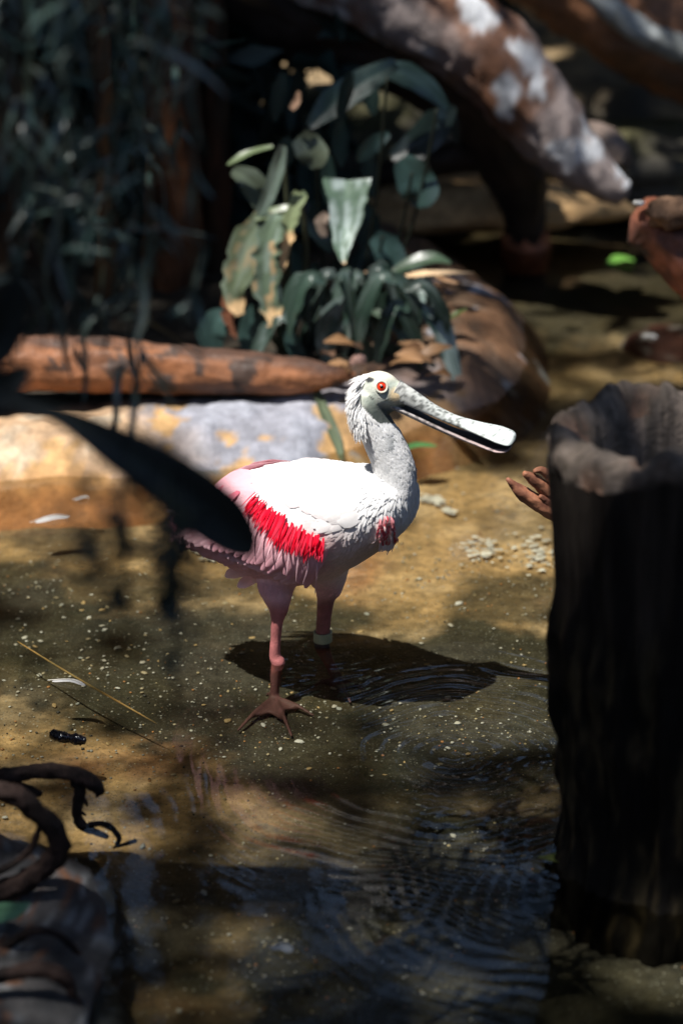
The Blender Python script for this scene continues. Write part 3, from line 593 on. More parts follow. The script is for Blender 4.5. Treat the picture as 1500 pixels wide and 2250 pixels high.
# big bleached driftwood at the back
YD = 2.25
root = thing('driftwood_tree', 'bleached mottled driftwood limb spattered with droppings arching over the back water', 'driftwood', G(1150, 560, FLOOR))
def limb(name, px, rad, Y, cols, amp=.25, seed=1, seg=32, n=90, parent=root):
    pts = [P(a, b, y) for (a, b), y in zip(px, Y)]; V, F = tube(pts, rad, seg, n, amp, 6, 3, seed); return mk(name, V, F, M['wood'], wood_color(V, *cols, 9, seed), parent)
grey = ((.12, .055, .03), (.20, .165, .155), (.42, .43, .45)); dk = ((.03, .018, .012), (.015, .010, .008), None)  # dk: shade on the under limbs painted in as near-black wood
limb('upper_limb', [(560, -150), (760, -70), (920, 20), (1050, 100), (1150, 210), (1240, 320), (1320, 395), (1372, 425)], (.10, .10, .095, .09, .085, .07, .042, .026), [1.95, 1.93, 1.92, 1.9, 1.87, 1.85, 1.83, 1.82], grey, .22, 5)
limb('broken_stub', [(1240, 330), (1310, 325), (1350, 345), (1372, 370)], (.06, .05, .04, .018), [1.9]*4, ((.10, .07, .05), (.16, .12, .10), None), .4, 8)
limb('lower_limb', [(520, -60), (700, 20), (860, 85), (990, 165), (1080, 260), (1130, 370), (1150, 460), (1152, 545), (1152, 600)], (.12, .12, .105, .095, .085, .07, .05, .045, .05), [2.05, 2.05, 2.05, 2.07, 2.1, 2.14, 2.17, 2.2, 2.2], dk, .2, 9)
limb('side_limb', [(1110, 318), (1000, 345), (890, 372), (800, 395)], (.045, .036, .032, .02), [2.1, 2.15, 2.2, 2.25], dk, .25, 12, 20, 50)
limb('lit_foot', [(1150, 510), (1152, 550), (1152, 590)], (.052, .055, .055), [2.195]*3, ((.36, .13, .05), (.20, .07, .035), None), .3, 14, 20, 20)  # sunlit end of the lower limb, its light painted in as orange
reroot(root)
root = thing('fallen_log', 'brown fallen trunk with a pale grey streak high behind the driftwood', 'log', P(1500, 130, 2.6)*np.array((1, 1, 0)))
limb('trunk', [(1050, -190), (1230, -80), (1360, 10), (1480, 75), (1620, 140), (1850, 260)], (.13, .13, .13, .135, .14, .14), [2.6]*6, ((.24, .11, .055), (.10, .055, .035), None), .2, 31, parent=root)
limb('grey_streak', [(1240, -60), (1330, 10), (1420, 75), (1520, 115), (1600, 140)], (.02, .03, .034, .034, .02), [2.49, 2.485, 2.485, 2.485, 2.485], ((.30, .32, .32), (.20, .21, .20), None), .25, 33, 16, 50, parent=root)
limb('prop', [(1600, 120), (1640, 300), (1680, 560)], (.11, .10, .11), [2.62]*3, dk, .25, 35, parent=root); reroot(root)

# boulders on the far bank
for i, (px, py, r, lab) in enumerate(((960, 300, (.26, .16, .10), 'sunlit tan boulder on the far bank behind the dark leaves'), (1075, 400, (.30, .14, .055), 'low flat tan rock at the far waterline under the driftwood'), (1205, 405, (.10, .09, .04), 'small tan stone at the far waterline beside the driftwood foot'),
        (1420, 330, (.34, .2, .10), 'dark mossy boulder on the far bank below the fallen trunk'), (760, 330, (.3, .2, .2), 'shaded brown boulder behind the broad leaved plants'))):
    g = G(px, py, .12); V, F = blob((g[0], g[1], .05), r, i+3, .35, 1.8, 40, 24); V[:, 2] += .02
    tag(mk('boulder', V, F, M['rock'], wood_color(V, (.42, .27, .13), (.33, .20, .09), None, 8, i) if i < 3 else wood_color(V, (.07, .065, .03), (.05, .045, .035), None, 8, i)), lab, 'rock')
g = G(1470, 765, FLOOR); V, F = blob((g[0], g[1], FLOOR), (.10, .11, .038), 4, .3, 1.8, 30, 18); tag(mk('submerged_stone', V, F, M['rock'], wood_color(V, (.06, .022, .018), (.09, .035, .025), (.35, .33, .32), 20, 4)), 'dark red stone just under the water behind the stump', 'rock')

# rock and twisted roots at the lower left
g = G(-40, 2120, 0); V, F = blob((-.425, -.90, -.035), (.155, .40, .075), 9, .35, 1.6, 70, 44)
C = wood_color(V, (.035, .036, .038), (.085, .08, .08), (.2, .21, .22), 30, 3); C = mixc(C, (.17, .065, .022), .8*sstep(.60, .66, fbm(V[:, 0]*45, V[:, 1]*45, V[:, 2]*45, 4, 71)))
tag(mk('lichen_rock', V, F, M['rock'], C*.6), 'dark grey rock with orange lichen at the pool side under twisted roots', 'rock')
rb = ((.035, .022, .018), (.012, .009, .008), None)
def root_arc(lab, arcs, base, Y):
    r0 = thing('twisted_root', lab, 'root', base)
    for i, (px, rad) in enumerate(arcs):
        V, F = tube([P(a, b, Y+(c if len(q) > 2 else 0)) for q in px for a, b, c in [(q+(0,))[:3]]], [x*.00046 for x in rad], 20, 80, .55, 24, 3, i+int(base[0]*99)); mk('stem' if i == 0 else 'rootlet', V, F, M['bark'], wood_color(V, *rb, 20, i), r0)
    reroot(r0)
YF = -.50
root_arc('dark forked root reaching out over the water from the lichen rock', [([(-120, 1760, .05), (-20, 1712), (80, 1695), (160, 1700), (205, 1722), (228, 1742)], (24, 22, 20, 22, 20, 8)), ([(160, 1705), (176, 1735), (168, 1785), (182, 1815), (212, 1828), (238, 1840)], (16, 17, 14, 15, 12, 6)),
    ([(195, 1812), (225, 1810), (248, 1822), (262, 1842), (256, 1856)], (8, 8, 9, 9, 5)), ([(250, 1862), (275, 1855), (300, 1847)], (4, 5, 6)), ([(190, 1720), (215, 1738), (212, 1752)], (14, 11, 3)), ([(170, 1740), (188, 1762), (192, 1772)], (10, 6, 2)), ([(20, 1715), (70, 1738), (92, 1745)], (12, 14, 7)), ([(172, 1780), (184, 1788), (190, 1792)], (8, 4, 2))], G(-60, 1850, 0), YF)
root_arc('thick dark root looping down over the lichen rock', [([(-80, 1735), (0, 1740), (60, 1765), (115, 1820), (130, 1860), (100, 1905), (40, 1945), (-60, 1990)], (26, 26, 26, 26, 26, 26, 28, 30)), ([(92, 1800), (75, 1850), (50, 1885), (-20, 1925)], (9, 9, 9, 10)), ([(125, 1858), (142, 1858), (146, 1868)], (12, 9, 4))], G(-60, 1990, .1), -.74)
root_arc('thin dark root arching low across the lichen rock', [([(-40, 2120), (20, 2075), (80, 2045), (135, 2058), (180, 2100)], (12, 12, 11, 10, 7))], G(-40, 2160, .06), -.86)
root_arc('dark root hump at the foot of the lichen rock', [([(-60, 2165), (20, 2140), (90, 2130), (140, 2150), (165, 2190)], (16, 20, 22, 20, 10)), ([(150, 2165), (180, 2210)], (7, 4))], G(-40, 2200, .06), -.97)

# ------------------------------------------------------------------ plants
green = np.array((.032, .062, .040)); teal = np.array((.026, .052, .046)); pale_g = np.array((.15, .19, .12)); straw = np.array((.58, .38, .19))
def leaf_mesh(pts, hw, nrm, rows=40, col=green, tip=None, tipf=.85, streak=0.0, ragged=0.0, fold=.22, wave=.10, seed=0, cols=9, patch=0.0):
    Cn, W = resample(pts, rows, hw); T = np.gradient(Cn, axis=0); V = []; cc = []; e = np.linspace(0, 1, rows); a = np.linspace(-1, 1, cols)
    for i in range(rows):
        t = unit(T[i]); s = unit(np.cross(t, nrm)); n = np.cross(s, t)
        lo = 1-ragged*np.clip(fbm(e[i]*16+seed, 0, 0, 4, seed)-.45, 0, .14)*7; hi = 1-ragged*np.clip(fbm(e[i]*16+seed, 5, 0, 4, seed+2)-.45, 0, .14)*7
        for q in a:
            x = q*(lo if q < 0 else hi)*W[i]; h = fold*abs(q)*W[i]+wave*W[i]*math.sin(e[i]*9+q*2+seed)*abs(q)
            V.append(Cn[i]+s*x+n*h)
            v = float(fbm(q*5+seed, e[i]*3, 0, 3, seed+4)); c = np.asarray(col)*(.75+.5*v)*(1.25 if abs(q) < .1 else 1)
            st = streak*float(sstep(.46, .62, fbm(q*13+seed, e[i]*5, 2, 4, seed+9))); c = c*(1-st)+np.array((.42, .50, .48))*st
            pt = patch*float(sstep(.62, .66, fbm(q*2.5+seed, e[i]*7, 4, 3, seed+12))); c = c*(1-pt)+straw*.8*pt
            if tip is not None: k = float(sstep(tipf-.03, tipf+.03, e[i]+(v-.5)*.12)); c = c*(1-k)+np.asarray(tip)*k
            cc.append(c)
    F = [(i*cols+j, i*cols+j+1, (i+1)*cols+j+1, (i+1)*cols+j) for i in range(rows-1) for j in range(cols-1)]
    return np.array(V), F, np.array(cc)
def pleaf(root, px, hw, Y, seed=0, nrm=(0, -.8, .6), **k):
    if not isinstance(Y, (list, tuple)): Y = [Y]*len(px)
    Y = np.interp(np.linspace(0, 1, len(px)), np.linspace(0, 1, len(Y)), Y); pts = [P(a, b, y) for (a, b), y in zip(px, Y)]
    V, F, C = leaf_mesh(pts, [x*.00085 for x in hw], unit(nrm), seed=seed, **k); return mk('leaf', V, F, M['leaf'], C, root)
def pstem(root, px, Y, r=.005, col=(.05, .055, .03)):
    pts = [P(a, b, y) for (a, b), y in zip(px, np.linspace(Y[0], Y[1], len(px)))]; V, F = tube(pts, [r]*len(px), 8, 24); mk('stem', V, F, M['dull_leaf'], np.tile(col, (len(V), 1)), root)
tipc = np.array((.62, .42, .22))
# torn-leaved plant
A = thing('broad_leaf_plant', 'broad leaved plant with torn drooping leaves and straw coloured tips behind the log', 'plant', G(610, 800, .1)); yb = 1.22
pleaf(A, [(592, 462), (552, 520), (526, 590), (513, 645), (528, 692)], (22, 38, 36, 30, 10), [yb, yb-.02], 3, col=(.11, .14, .08), tip=tipc*1.2, tipf=.82, ragged=.22, patch=.4, streak=.15)
pleaf(A, [(608, 470), (590, 530), (583, 600), (592, 665), (602, 716)], (24, 33, 36, 31, 15), [yb-.02, yb-.06], 8, col=(.10, .14, .09), tip=tipc*1.2, tipf=.82, ragged=.4, patch=.9, streak=.25)
pleaf(A, [(662, 425), (640, 470), (632, 530), (618, 600)], (16, 20, 14, 5), [yb-.01, yb-.03], 5, col=(.19, .23, .12), tip=tipc, tipf=.55, ragged=.4)
pleaf(A, [(560, 480), (600, 470), (640, 460), (672, 425)], (14, 20, 16, 12), yb, 11, col=(.10, .13, .07), nrm=(0, -.4, .9))
pleaf(A, [(622, 320), (610, 370), (590, 430), (570, 472)], (9, 17, 16, 9), [yb-.04, yb], 6, col=(.13, .18, .14), streak=.2)
pleaf(A, [(500, 362), (530, 345), (568, 330), (600, 322)], (4, 12, 12, 5), yb+.02, 7, col=(.09, .12, .06), nrm=(.2, -.3, .9))
pleaf(A, [(510, 375), (545, 395), (580, 440), (590, 470)], (10, 30, 30, 10), yb+.05, 17, col=(.06, .075, .05))
pleaf(A, [(500, 690), (478, 705), (465, 735), (470, 775)], (12, 30, 34, 16), yb+.04, 9, col=teal*1.5); pleaf(A, [(560, 672), (552, 700), (548, 740), (552, 780)], (10, 22, 26, 16), yb+.03, 10, col=teal*1.5)
pleaf(A, [(505, 640), (500, 680), (505, 715), (520, 745)], (14, 16, 10, 3), yb+.0, 14, col=(.22, .09, .05), ragged=.5)
pleaf(A, [(630, 720), (640, 750), (655, 780), (670, 810)], (6, 18, 18, 5), yb+.02, 15, col=teal*1.2)
for i, (x, y) in enumerate(((590, 465), (610, 470), (660, 430), (622, 322), (560, 675))): pstem(A, [(x, y), (x+12, (y+800)//2-40), (615+i*5, 800)], (yb+.02, yb+.06), .005)
reroot(A)
# tall plant with the folded pale leaf
Bp = thing('broad_leaf_plant', 'tall dark plant with one large folded glossy pale leaf', 'plant', G(740, 790, .1)); yb = 1.32
pleaf(Bp, [(764, 396), (762, 440), (757, 500), (752, 545), (756, 580)], (58, 46, 33, 19, 3), [yb-.06, yb-.14], 21, col=(.09, .14, .095), streak=.8, fold=.35, ragged=.10, tip=tipc, tipf=.96)
pleaf(Bp, [(655, 300), (672, 320), (690, 345), (694, 370)], (20, 36, 34, 8), yb, 22, col=(.10, .12, .08)); pleaf(Bp, [(720, 470), (706, 490), (712, 520)], (8, 16, 6), yb-.03, 23, col=(.26, .20, .16))
pleaf(Bp, [(640, 240), (652, 222), (656, 200)], (7, 9, 3), yb-.02, 24, col=(.45, .28, .18))
pleaf(Bp, [(870, 140), (800, 180), (730, 230), (680, 280)], (14, 34, 34, 8), [yb+.15, yb+.05], 25, col=teal*.8); pleaf(Bp, [(830, 150), (890, 165), (940, 195), (985, 240)], (14, 30, 26, 5), yb+.2, 26, col=teal*.8)
pleaf(Bp, [(880, 350), (905, 390), (922, 425), (915, 455)], (20, 46, 44, 10), yb+.05, 27, col=teal*1.1); pleaf(Bp, [(820, 520), (845, 545), (862, 575), (850, 600)], (16, 36, 32, 8), yb+.04, 28, col=teal*1.2)
pleaf(Bp, [(860, 345), (915, 320), (965, 270), (1000, 235)], (12, 40, 38, 6), yb+.25, 29, col=teal*.35); pleaf(Bp, [(960, 240), (985, 262), (1000, 290), (1003, 318)], (16, 20, 11, 2), yb+.25, 30, col=teal*.35)
for i in range(26):
    x, y = random.uniform(620, 900), random.uniform(130, 620); dx = random.uniform(-70, 70); dy = random.uniform(50, 130); yy = yb+random.uniform(.02, .3)
    pleaf(Bp, [(x, y), (x+dx*.4, y+dy*.3), (x+dx*.8, y+dy*.7), (x+dx, y+dy)], (7, 19, 18, 2), yy, 40+i, col=(teal*random.uniform(.5, 1.1)), rows=12, cols=5, nrm=(random.uniform(-.6, .6), -.7, .6))
for x, y in ((764, 398), (690, 310), (850, 170), (905, 380), (840, 520), (960, 240)): pstem(Bp, [(x, y), (x*.7+750*.3, y*.5+400), (745+(x-750)*.1, 800)], (yb+.02, yb+.12), .003, (.014, .018, .011))
reroot(Bp)
# low plant with arching leaves at the bank corner
Cp = thing('broad_leaf_plant', 'low plant with arching streaked leaves and one dry straw leaf above the bank corner', 'plant', G(860, 790, .1)); yb = 1.22
pleaf(Cp, [(872, 622), (925, 655), (965, 720), (990, 795), (1012, 866)], (8, 30, 32, 22, 4), [yb+.05, yb-.08], 51, col=(.035, .07, .055), streak=.55, nrm=(.5, -.7, .5))
pleaf(Cp, [(800, 672), (850, 705), (905, 765), (955, 808)], (9, 13, 13, 6), [yb-.02, yb-.08], 52, col=(.07, .10, .07), nrm=(.2, -.4, .9)); pleaf(Cp, [(808, 668), (765, 675), (732, 705), (716, 755), (720, 800)], (8, 26, 32, 24, 6), yb-.02, 53, col=(.04, .07, .06), streak=.35)
pleaf(Cp, [(845, 628), (900, 606), (960, 600), (1042, 599)], (4, 14, 12, 2), [yb, yb-.05], 54, col=(.60, .42, .25), ragged=.3, nrm=(0, -.3, .95), fold=.1); pleaf(Cp, [(955, 608), (985, 618), (1005, 622)], (4, 7, 2), yb-.02, 58, col=(.45, .27, .15))
pleaf(Cp, [(850, 610), (900, 580), (950, 568), (990, 578)], (8, 18, 18, 4), yb+.03, 55, col=(.035, .06, .035), nrm=(0, -.5, .85)); pleaf(Cp, [(800, 598), (840, 608), (868, 628), (885, 655)], (4, 10, 9, 3), yb-.02, 56, col=(.24, .16, .10), nrm=(.2, -.3, .9))
pleaf(Cp, [(985, 700), (1003, 690), (1025, 678)], (3, 9, 2), yb-.03, 57, col=(.12, .17, .04), nrm=(0, -.4, .9))
for i in range(16):
    x, y = random.uniform(640, 900), random.uniform(600, 730); dx = random.uniform(-80, 80); dy = random.uniform(30, 90); yy = yb+random.uniform(.02, .22)
    pleaf(Cp, [(x, y), (x+dx*.4, y+dy*.2), (x+dx*.8, y+dy*.6), (x+dx, y+dy)], (6, 22, 20, 3), yy, 80+i, col=(teal*random.uniform(.6, 1.2)), rows=12, cols=5, nrm=(random.uniform(-.6, .6), -.7, .6))
for i in range(26):
    x, y = random.uniform(650, 960), random.uniform(590, 720); sgn = random.choice((-1, 1)); dx = sgn*random.uniform(30, 95); dy = random.uniform(80, 170); yy = yb+random.uniform(-.08, .1); y2 = min(y+dy, 815)
    pleaf(Cp, [(x, y), (x+dx*.45, y-12), (x+dx*.85, y+(y2-y)*.45), (x+dx, y2)], (6, 19, 22, 3), yy, 120+i, col=np.array((.022, .042, .030))*random.uniform(.5, 1.4), rows=16, cols=7, streak=.3*random.random(), ragged=.3, nrm=(sgn*.4, -.7, .6))
for x, y in ((872, 624), (804, 670), (850, 620), (840, 610), (700, 700)): pstem(Cp, [(x, y), (x*.5+420, y*.4+440), (840+(x-840)*.2, 795)], (yb, yb+.04), .005)
pleaf(Cp, [(690, 850), (710, 900), (735, 960), (750, 1012)], (10, 14, 14, 6), [1.0, .86], 61, col=(.10, .125, .075), nrm=(.4, -.6, .6))
reroot(Cp)

# dead leaves on the soil under the plants
for i in range(18):
    px, py = random.uniform(690, 1000), random.uniform(740, 830); g = G(px, py, .11); a = random.uniform(0, 6.28); d = np.array((math.cos(a), math.sin(a), .25))*.035; V, F, C = leaf_mesh([g-d, g+(0, 0, .008), g+d], (.004, .014, .002), unit((.2, -.4, .9)), 7, col=random.choice(((.14, .07, .03), (.09, .05, .03), (.24, .13, .06))), cols=5, seed=i)
    tag(mk('dead_leaf', V, F, M['dull_leaf'], C), 'curled brown dead leaf lying on the dark soil under the plants', 'leaf', 'dead leaves under the plants')
V, F = blob(G(786, 800, .12), (.016, .014, .018), 3, .3); tag(mk('pink_stone', V, F, M['rock'], np.tile((.42, .25, .20), (len(V), 1))), 'small pinkish stone at the tip of the peeled log', 'stone')

# trunks in the shade behind
TREES = []
for i, (px, r, Y, c, lab) in enumerate(((380, .055, 1.75, ((.13, .05, .02), (.05, .025, .014), None), 'reddish brown trunk in the shade behind the hanging vines'), (235, .022, 1.6, ((.10, .05, .02), (.045, .028, .018), None), 'thin brown trunk in the shade behind the log'), (470, .03, 1.85, ((.07, .03, .015), (.03, .02, .012), None), 'slim dark trunk between the reddish trunk and the torn leaves'), (60, .06, 1.9, ((.06, .035, .02), (.03, .02, .015), None), 'dark trunk at the left behind the vines'))):
    b = P(px, 700, Y); V, F = tube([(b[0], Y, .02), (b[0]+.01, Y, .5), (b[0]-.02, Y+.05, 1.2), (b[0]+.05, Y+.1, 3.8)], [r*1.15, r, r*.95, r*.8], 20, 70, .3, 14, 7, i)
    root = thing('tree', lab, 'tree', (b[0], Y, .05)); mk('trunk', V, F, M['bark'], wood_color(V, *c, 18, i, (1, 1, .3)), root)
    TREES.append((root, (b[0]+.05, Y+.1, 3.6)))
# dark shrubs filling the back
def shrub(lab, c, size, n, col, L=.10, seed=0):
    root = thing('shrub', lab, 'shrub', (c[0], c[1], .06)); mb = MB(); g = np.random.default_rng(seed)
    for k in range(n):
        p = np.array(c)+np.clip(g.normal(0, .5, 3), -1, 1)*size; p[2] = max(p[2], .1); d = unit(g.normal(0, 1, 3)+np.array((0, 0, -.3)))*L*g.uniform(.6, 1.2); s = unit(np.cross(d, g.normal(0, 1, 3)))*L*.28; up = np.cross(unit(d), unit(s))*L*.08
        mb.add([p-d, p-s+up, p-d*.1, p+s+up, p+d], [(0, 1, 2), (0, 2, 3), (1, 4, 2), (2, 4, 3)], col*g.uniform(.5, 1.3))
    mb.build('foliage', M['dull_leaf'], root, kind='stuff')
    for q in range(5):
        e = np.array(c)+g.normal(0, .3, 3)*size; V, F = tube([(c[0]+g.normal()*.05, c[1]+g.normal()*.05, .0), ((c[0]+e[0])/2, (c[1]+e[1])/2, e[2]*.5), tuple(e)], [.012, .01, .005], 8, 14); mk('stem', V, F, M['bark'], np.tile((.05, .035, .02), (len(V), 1)), root)
    reroot(root)
shrub('dark leafy shrub behind the trunks on the bank', (-.55, 2.1, .55), (.55, .3, .5), 900, teal*.9, .09, 1)
shrub('dark shrub standing behind the tall plant', (-.28, 2.15, .5), (.28, .2, .4), 400, teal*.7, .09, 2)
shrub('dark foliage mass against the rock face', (-1.3, 3.6, .9), (.7, .4, .8), 1200, green*.6, .12, 3)
shrub('dark shrub on the far bank behind the driftwood', (.35, 4.2, .8), (.9, .35, .7), 1100, green*.6, .12, 4)
shrub('dark shrub on the far bank behind the fallen trunk', (1.6, 3.9, .8), (.7, .4, .8), 1000, green*.5, .12, 5)

mb = MB(); gq = np.random.default_rng(77)      # unseen foliage added above the rock face to break up reflected sky
for k in range(7000):
    x = gq.uniform(-6.5, 6.5); p = np.array((x, 5.2+gq.normal(0, .35), 2.5+3.2*gq.random()**1.3)); 
    if fbm(p[0]*1.1, p[2]*1.3, 0, 4, 66) < .50+.03*(p[2]-2.5): continue
    d = unit(gq.normal(0, 1, 3))*.16; q = unit(np.cross(d, gq.normal(0, 1, 3)))*.06; mb.add([p-d, p-q, p+d, p+q], [(0, 1, 2, 3)], green*gq.uniform(.5, 1.4))
o = mb.build('added_crest_foliage', M['dull_leaf'], kind='stuff'); o['label'] = 'unseen foliage added along the top of the rock face to break up reflected sky'; o['category'] = 'foliage'

# hanging vines in front, held by an overhead branch; near dark leaves
YV = -1.05
ob = thing('overhead_branch', 'mossy branch above the pool that carries the hanging vines', 'branch', (-2.2, -1.0, .05))
V, F = tube([(-2.2, -1.0, 0), (-2.15, -1.0, .9), (-1.6, -1.0, 1.5), (-.9, -1.03, 1.66), (-.3, YV, 1.68), (.1, YV, 1.66)], [.12, .10, .07, .05, .03, .012], 18, 60, .25, 10, 5, 2); mk('limb', V, F, M['bark'], wood_color(V, (.05, .04, .03), (.03, .025, .02), None, 14, 3), ob); reroot(ob)
vleaf = []
for k in range(5):
    L = .028+.009*k; V, F, C = leaf_mesh([(0, 0, 0), (.25*L, 0, .02*k*.1-.002), (.7*L, .1*L*(k-2), -.25*L), (L, .12*L*(k-2), -.55*L)], (.0006, .0034, .003, .0004), (0, 0, 1), 7, col=(.045+.006*k, .085, .072), cols=5, seed=k)
    o = mk('leaf', V, F, M['leaf'], C); vleaf.append(o.data); bpy.data.objects.remove(o)
vines = []
for i in range(22):
    px = [20, 60, 95, 130, 165, 200, 235, 265, 300, 330, 360, 395, 425, 150, 250, 5, 45, 110, 180, 220, 285, 345][i]; yy = YV+random.uniform(-.12, .35); bot = (random.uniform(300, 730) if i % 4 else random.uniform(740, 880))-(px > 380)*200
    top = P(px+random.uniform(-30, 30), -300, yy); top[2] = 1.66; b = P(px, bot, yy); mid = (top+b)/2+np.array((random.uniform(-.03, .03), 0, 0))
    root = thing('hanging_vine', 'slender blue green vine with narrow leaves hanging before the dark trunks', 'vine', top, 'hanging vines before the trunks')
    V, F = tube([top, mid, b], [.0016, .0014, .0008], 6, 30); mk('stem', V, F, M['dull_leaf'], np.tile((.05, .07, .05), (len(V), 1)), root); pts = resample([top, mid, b], 60)
    for k in range(30):
        q = pts[random.randint(6, 59)]; o = bpy.data.objects.new('leaf', random.choice(vleaf)); COL.objects.link(o); o.parent = root; o.location = tuple(q); s = random.uniform(.7, 1.5); o.scale = (s, s, s)
        o.rotation_euler = (random.uniform(-.6, .6), random.uniform(-.6, 1.5), random.uniform(0, 6.28))
    reroot(root)
YN2 = -1.45
fp = thing('foreground_plant', 'dark plant whose long black leaf hangs before the tail of the spoonbill', 'plant', (-.62, YN2, FLOOR))
def nleaf(px, hw, Y, seed, col=(.006, .010, .009)):
    pts = [P(a, b, Y) for a, b in px]; V, F, C = leaf_mesh(pts, [x*.00047 for x in hw], unit((.15, -.9, .35)), 24, col=col, seed=seed); mk('leaf', V, F, M['dull_leaf'], C, fp)
nleaf([(-140, 800), (0, 868), (130, 912), (260, 985), (380, 1060), (480, 1140), (535, 1195), (556, 1225)], (8, 10, 18, 40, 52, 56, 36, 3), YN2, 3)
nleaf([(-140, 830), (-60, 800), (0, 740), (30, 660), (40, 590)], (14, 40, 42, 30, 3), YN2+.05, 4); nleaf([(-140, 850), (-60, 860), (10, 850), (70, 800)], (14, 44, 40, 3), YN2+.03, 5)
nleaf([(390, 1215), (394, 1290), (388, 1400), (385, 1550)], (5, 5, 6, 3), YN2-.1, 6, (.02, .03, .02)); nleaf([(388, 1290), (378, 1325), (385, 1360), (400, 1370)], (4, 16, 14, 2), YN2-.1, 7, (.03, .04, .03)); nleaf([(394, 1130), (384, 1170), (380, 1230), (390, 1250)], (4, 14, 12, 2), YN2-.1, 8, (.02, .03, .02))
V, F = tube([P(470, 1130, YN2), P(400, 1130, YN2-.06), P(392, 1180, YN2-.1), P(392, 1300, YN2-.1), P(387, 1540, YN2-.1)], [.0012]*5, 6, 40); mk('tendril', V, F, M['dull_leaf'], np.tile((.02, .025, .018), (len(V), 1)), fp)
for q in range(11):
    x0 = random.uniform(150, 420); y0 = 880+.42*x0+rj(20); y1 = y0+random.uniform(140, 420); yy = -1.75+random.uniform(-.1, .1)
    pts = resample([P(x0, y0, YN2), P(x0+rj(14), (y0+y1)/2, yy), P(x0+rj(26), y1, yy)], 12); V, F = tube(pts, [.0006]*12, 5, 24); mk('tendril', V, F, M['dull_leaf'], np.tile((.03, .04, .03), (len(V), 1)), fp)
    for e in range(2, 12):
        a = pts[e]; d = np.array((rj(.022), rj(.012), -random.uniform(.004, .026))); V, F, C = leaf_mesh([a, a+d*.5+(0, 0, .002), a+d], (.0008, .0048, .0006), unit((rj(.5), -.8, .4)), 6, col=(.012, .02, .014), cols=3, seed=e); mk('leaf', V, F, M['dull_leaf'], C, fp)
V, F = tube([(-.62, YN2, FLOOR), (-.60, YN2, .3), P(-140, 815, YN2)], [.012, .010, .006], 10, 24); mk('stem', V, F, M['bark'], np.tile((.03, .03, .02), (len(V), 1)), fp); reroot(fp)
g1 = P(-60, 2020, -.80); V, F, C = leaf_mesh([g1, P(0, 2008, -.82), P(40, 2000, -.83), P(68, 1984, -.83)], (.008, .014, .009, .001), unit((.1, -.6, .7)), 14, col=(.10, .22, .12), seed=4); tag(mk('green_leaf', V, F, M['leaf'], C), 'bright green leaf lying on the lichen rock', 'leaf')

# ------------------------------------------------------------------ small things in and on the water
def flat_leaf(name, lab, cat, a, b, hw, col, z=.003, up=.004, seed=0, mat='leaf', **k):
    A_, B_2 = G(*a, z), G(*b, z); m = (A_+B_2)/2+np.array((0, 0, up)); V, F, C = leaf_mesh([A_, m, B_2], (hw*.15, hw, hw*.1), (0, 0, 1), 14, col=col, seed=seed, **k); return tag(mk(name, V, F, M[mat], C), lab, cat)
flat_leaf('floating_leaf', 'green leaf floating behind the neck of the spoonbill', 'leaf', (878, 990), (960, 980), .018, (.06, .16, .05), seed=2)
flat_leaf('floating_leaf', 'bright green leaf floating on the dark back water', 'leaf', (1335, 583), (1392, 570), .03, (.12, .28, .05), seed=3)
flat_leaf('floating_leaf', 'yellow green leaf floating against the foot of the stump', 'leaf', (1180, 1884), (1262, 1902), .012, (.12, .15, .03), seed=5)
def float_feather(a, b, hw, lab, col=(.50, .50, .50)):
    A_, B_2 = G(*a, .002), G(*b, .003); m = (A_+B_2)/2+np.array((.004, .003, .004)); V, F, C = blade(A_, m, B_2, ZU, hw, 9, .15, col=col); root = thing('fallen_feather', lab, 'feather', A_); mk('vane', V, F, M['feather'], C, root)
    V, F = tube([A_-(B_2-A_)*.15, m+(0, 0, .001), B_2], [.0006]*3, 6, 12); mk('quill', V, F, M['feather'], np.tile((.7, .68, .62), (len(V), 1)), root); reroot(root)
float_feather((116, 1496), (188, 1506), .0055, 'small pale feather floating beside the yellow straw'); float_feather((78, 1146), (152, 1134), .010, 'white downy feather floating near the sunlit bank'); float_feather((165, 1098), (196, 1094), .004, 'tiny white feather floating by the bank')
float_feather((596, 2082), (638, 2092), .008, 'white feather floating on the dark water below the spoonbill', (.4, .43, .46)); float_feather((1412, 738), (1440, 742), .008, 'pale feather floating by the dark red stone')
V, F = tube([G(40, 1410, -.01), G(150, 1478, -.006), G(240, 1530, -.01), G(345, 1590, -.02)], [.0009, .0016, .0016, .0007], 8, 40); tag(mk('straw', V, F, M['dull_leaf'], wood_color(V, (.42, .26, .09), (.30, .22, .09), None, 30, 2)), 'long thin yellow straw lying in the water', 'straw')
V, F = tube([G(116, 1612, .002), G(135, 1620, .003), G(155, 1622, .002), G(170, 1624, .003), G(188, 1628, .002)], [.007, .0085, .006, .0085, .005], 14, 40, .5, 60, 2, 5); tag(mk('bark_piece', V, F, M['gloss'], np.tile((.006, .005, .007), (len(V), 1))), 'shiny black piece of wet bark in the shallows', 'bark')
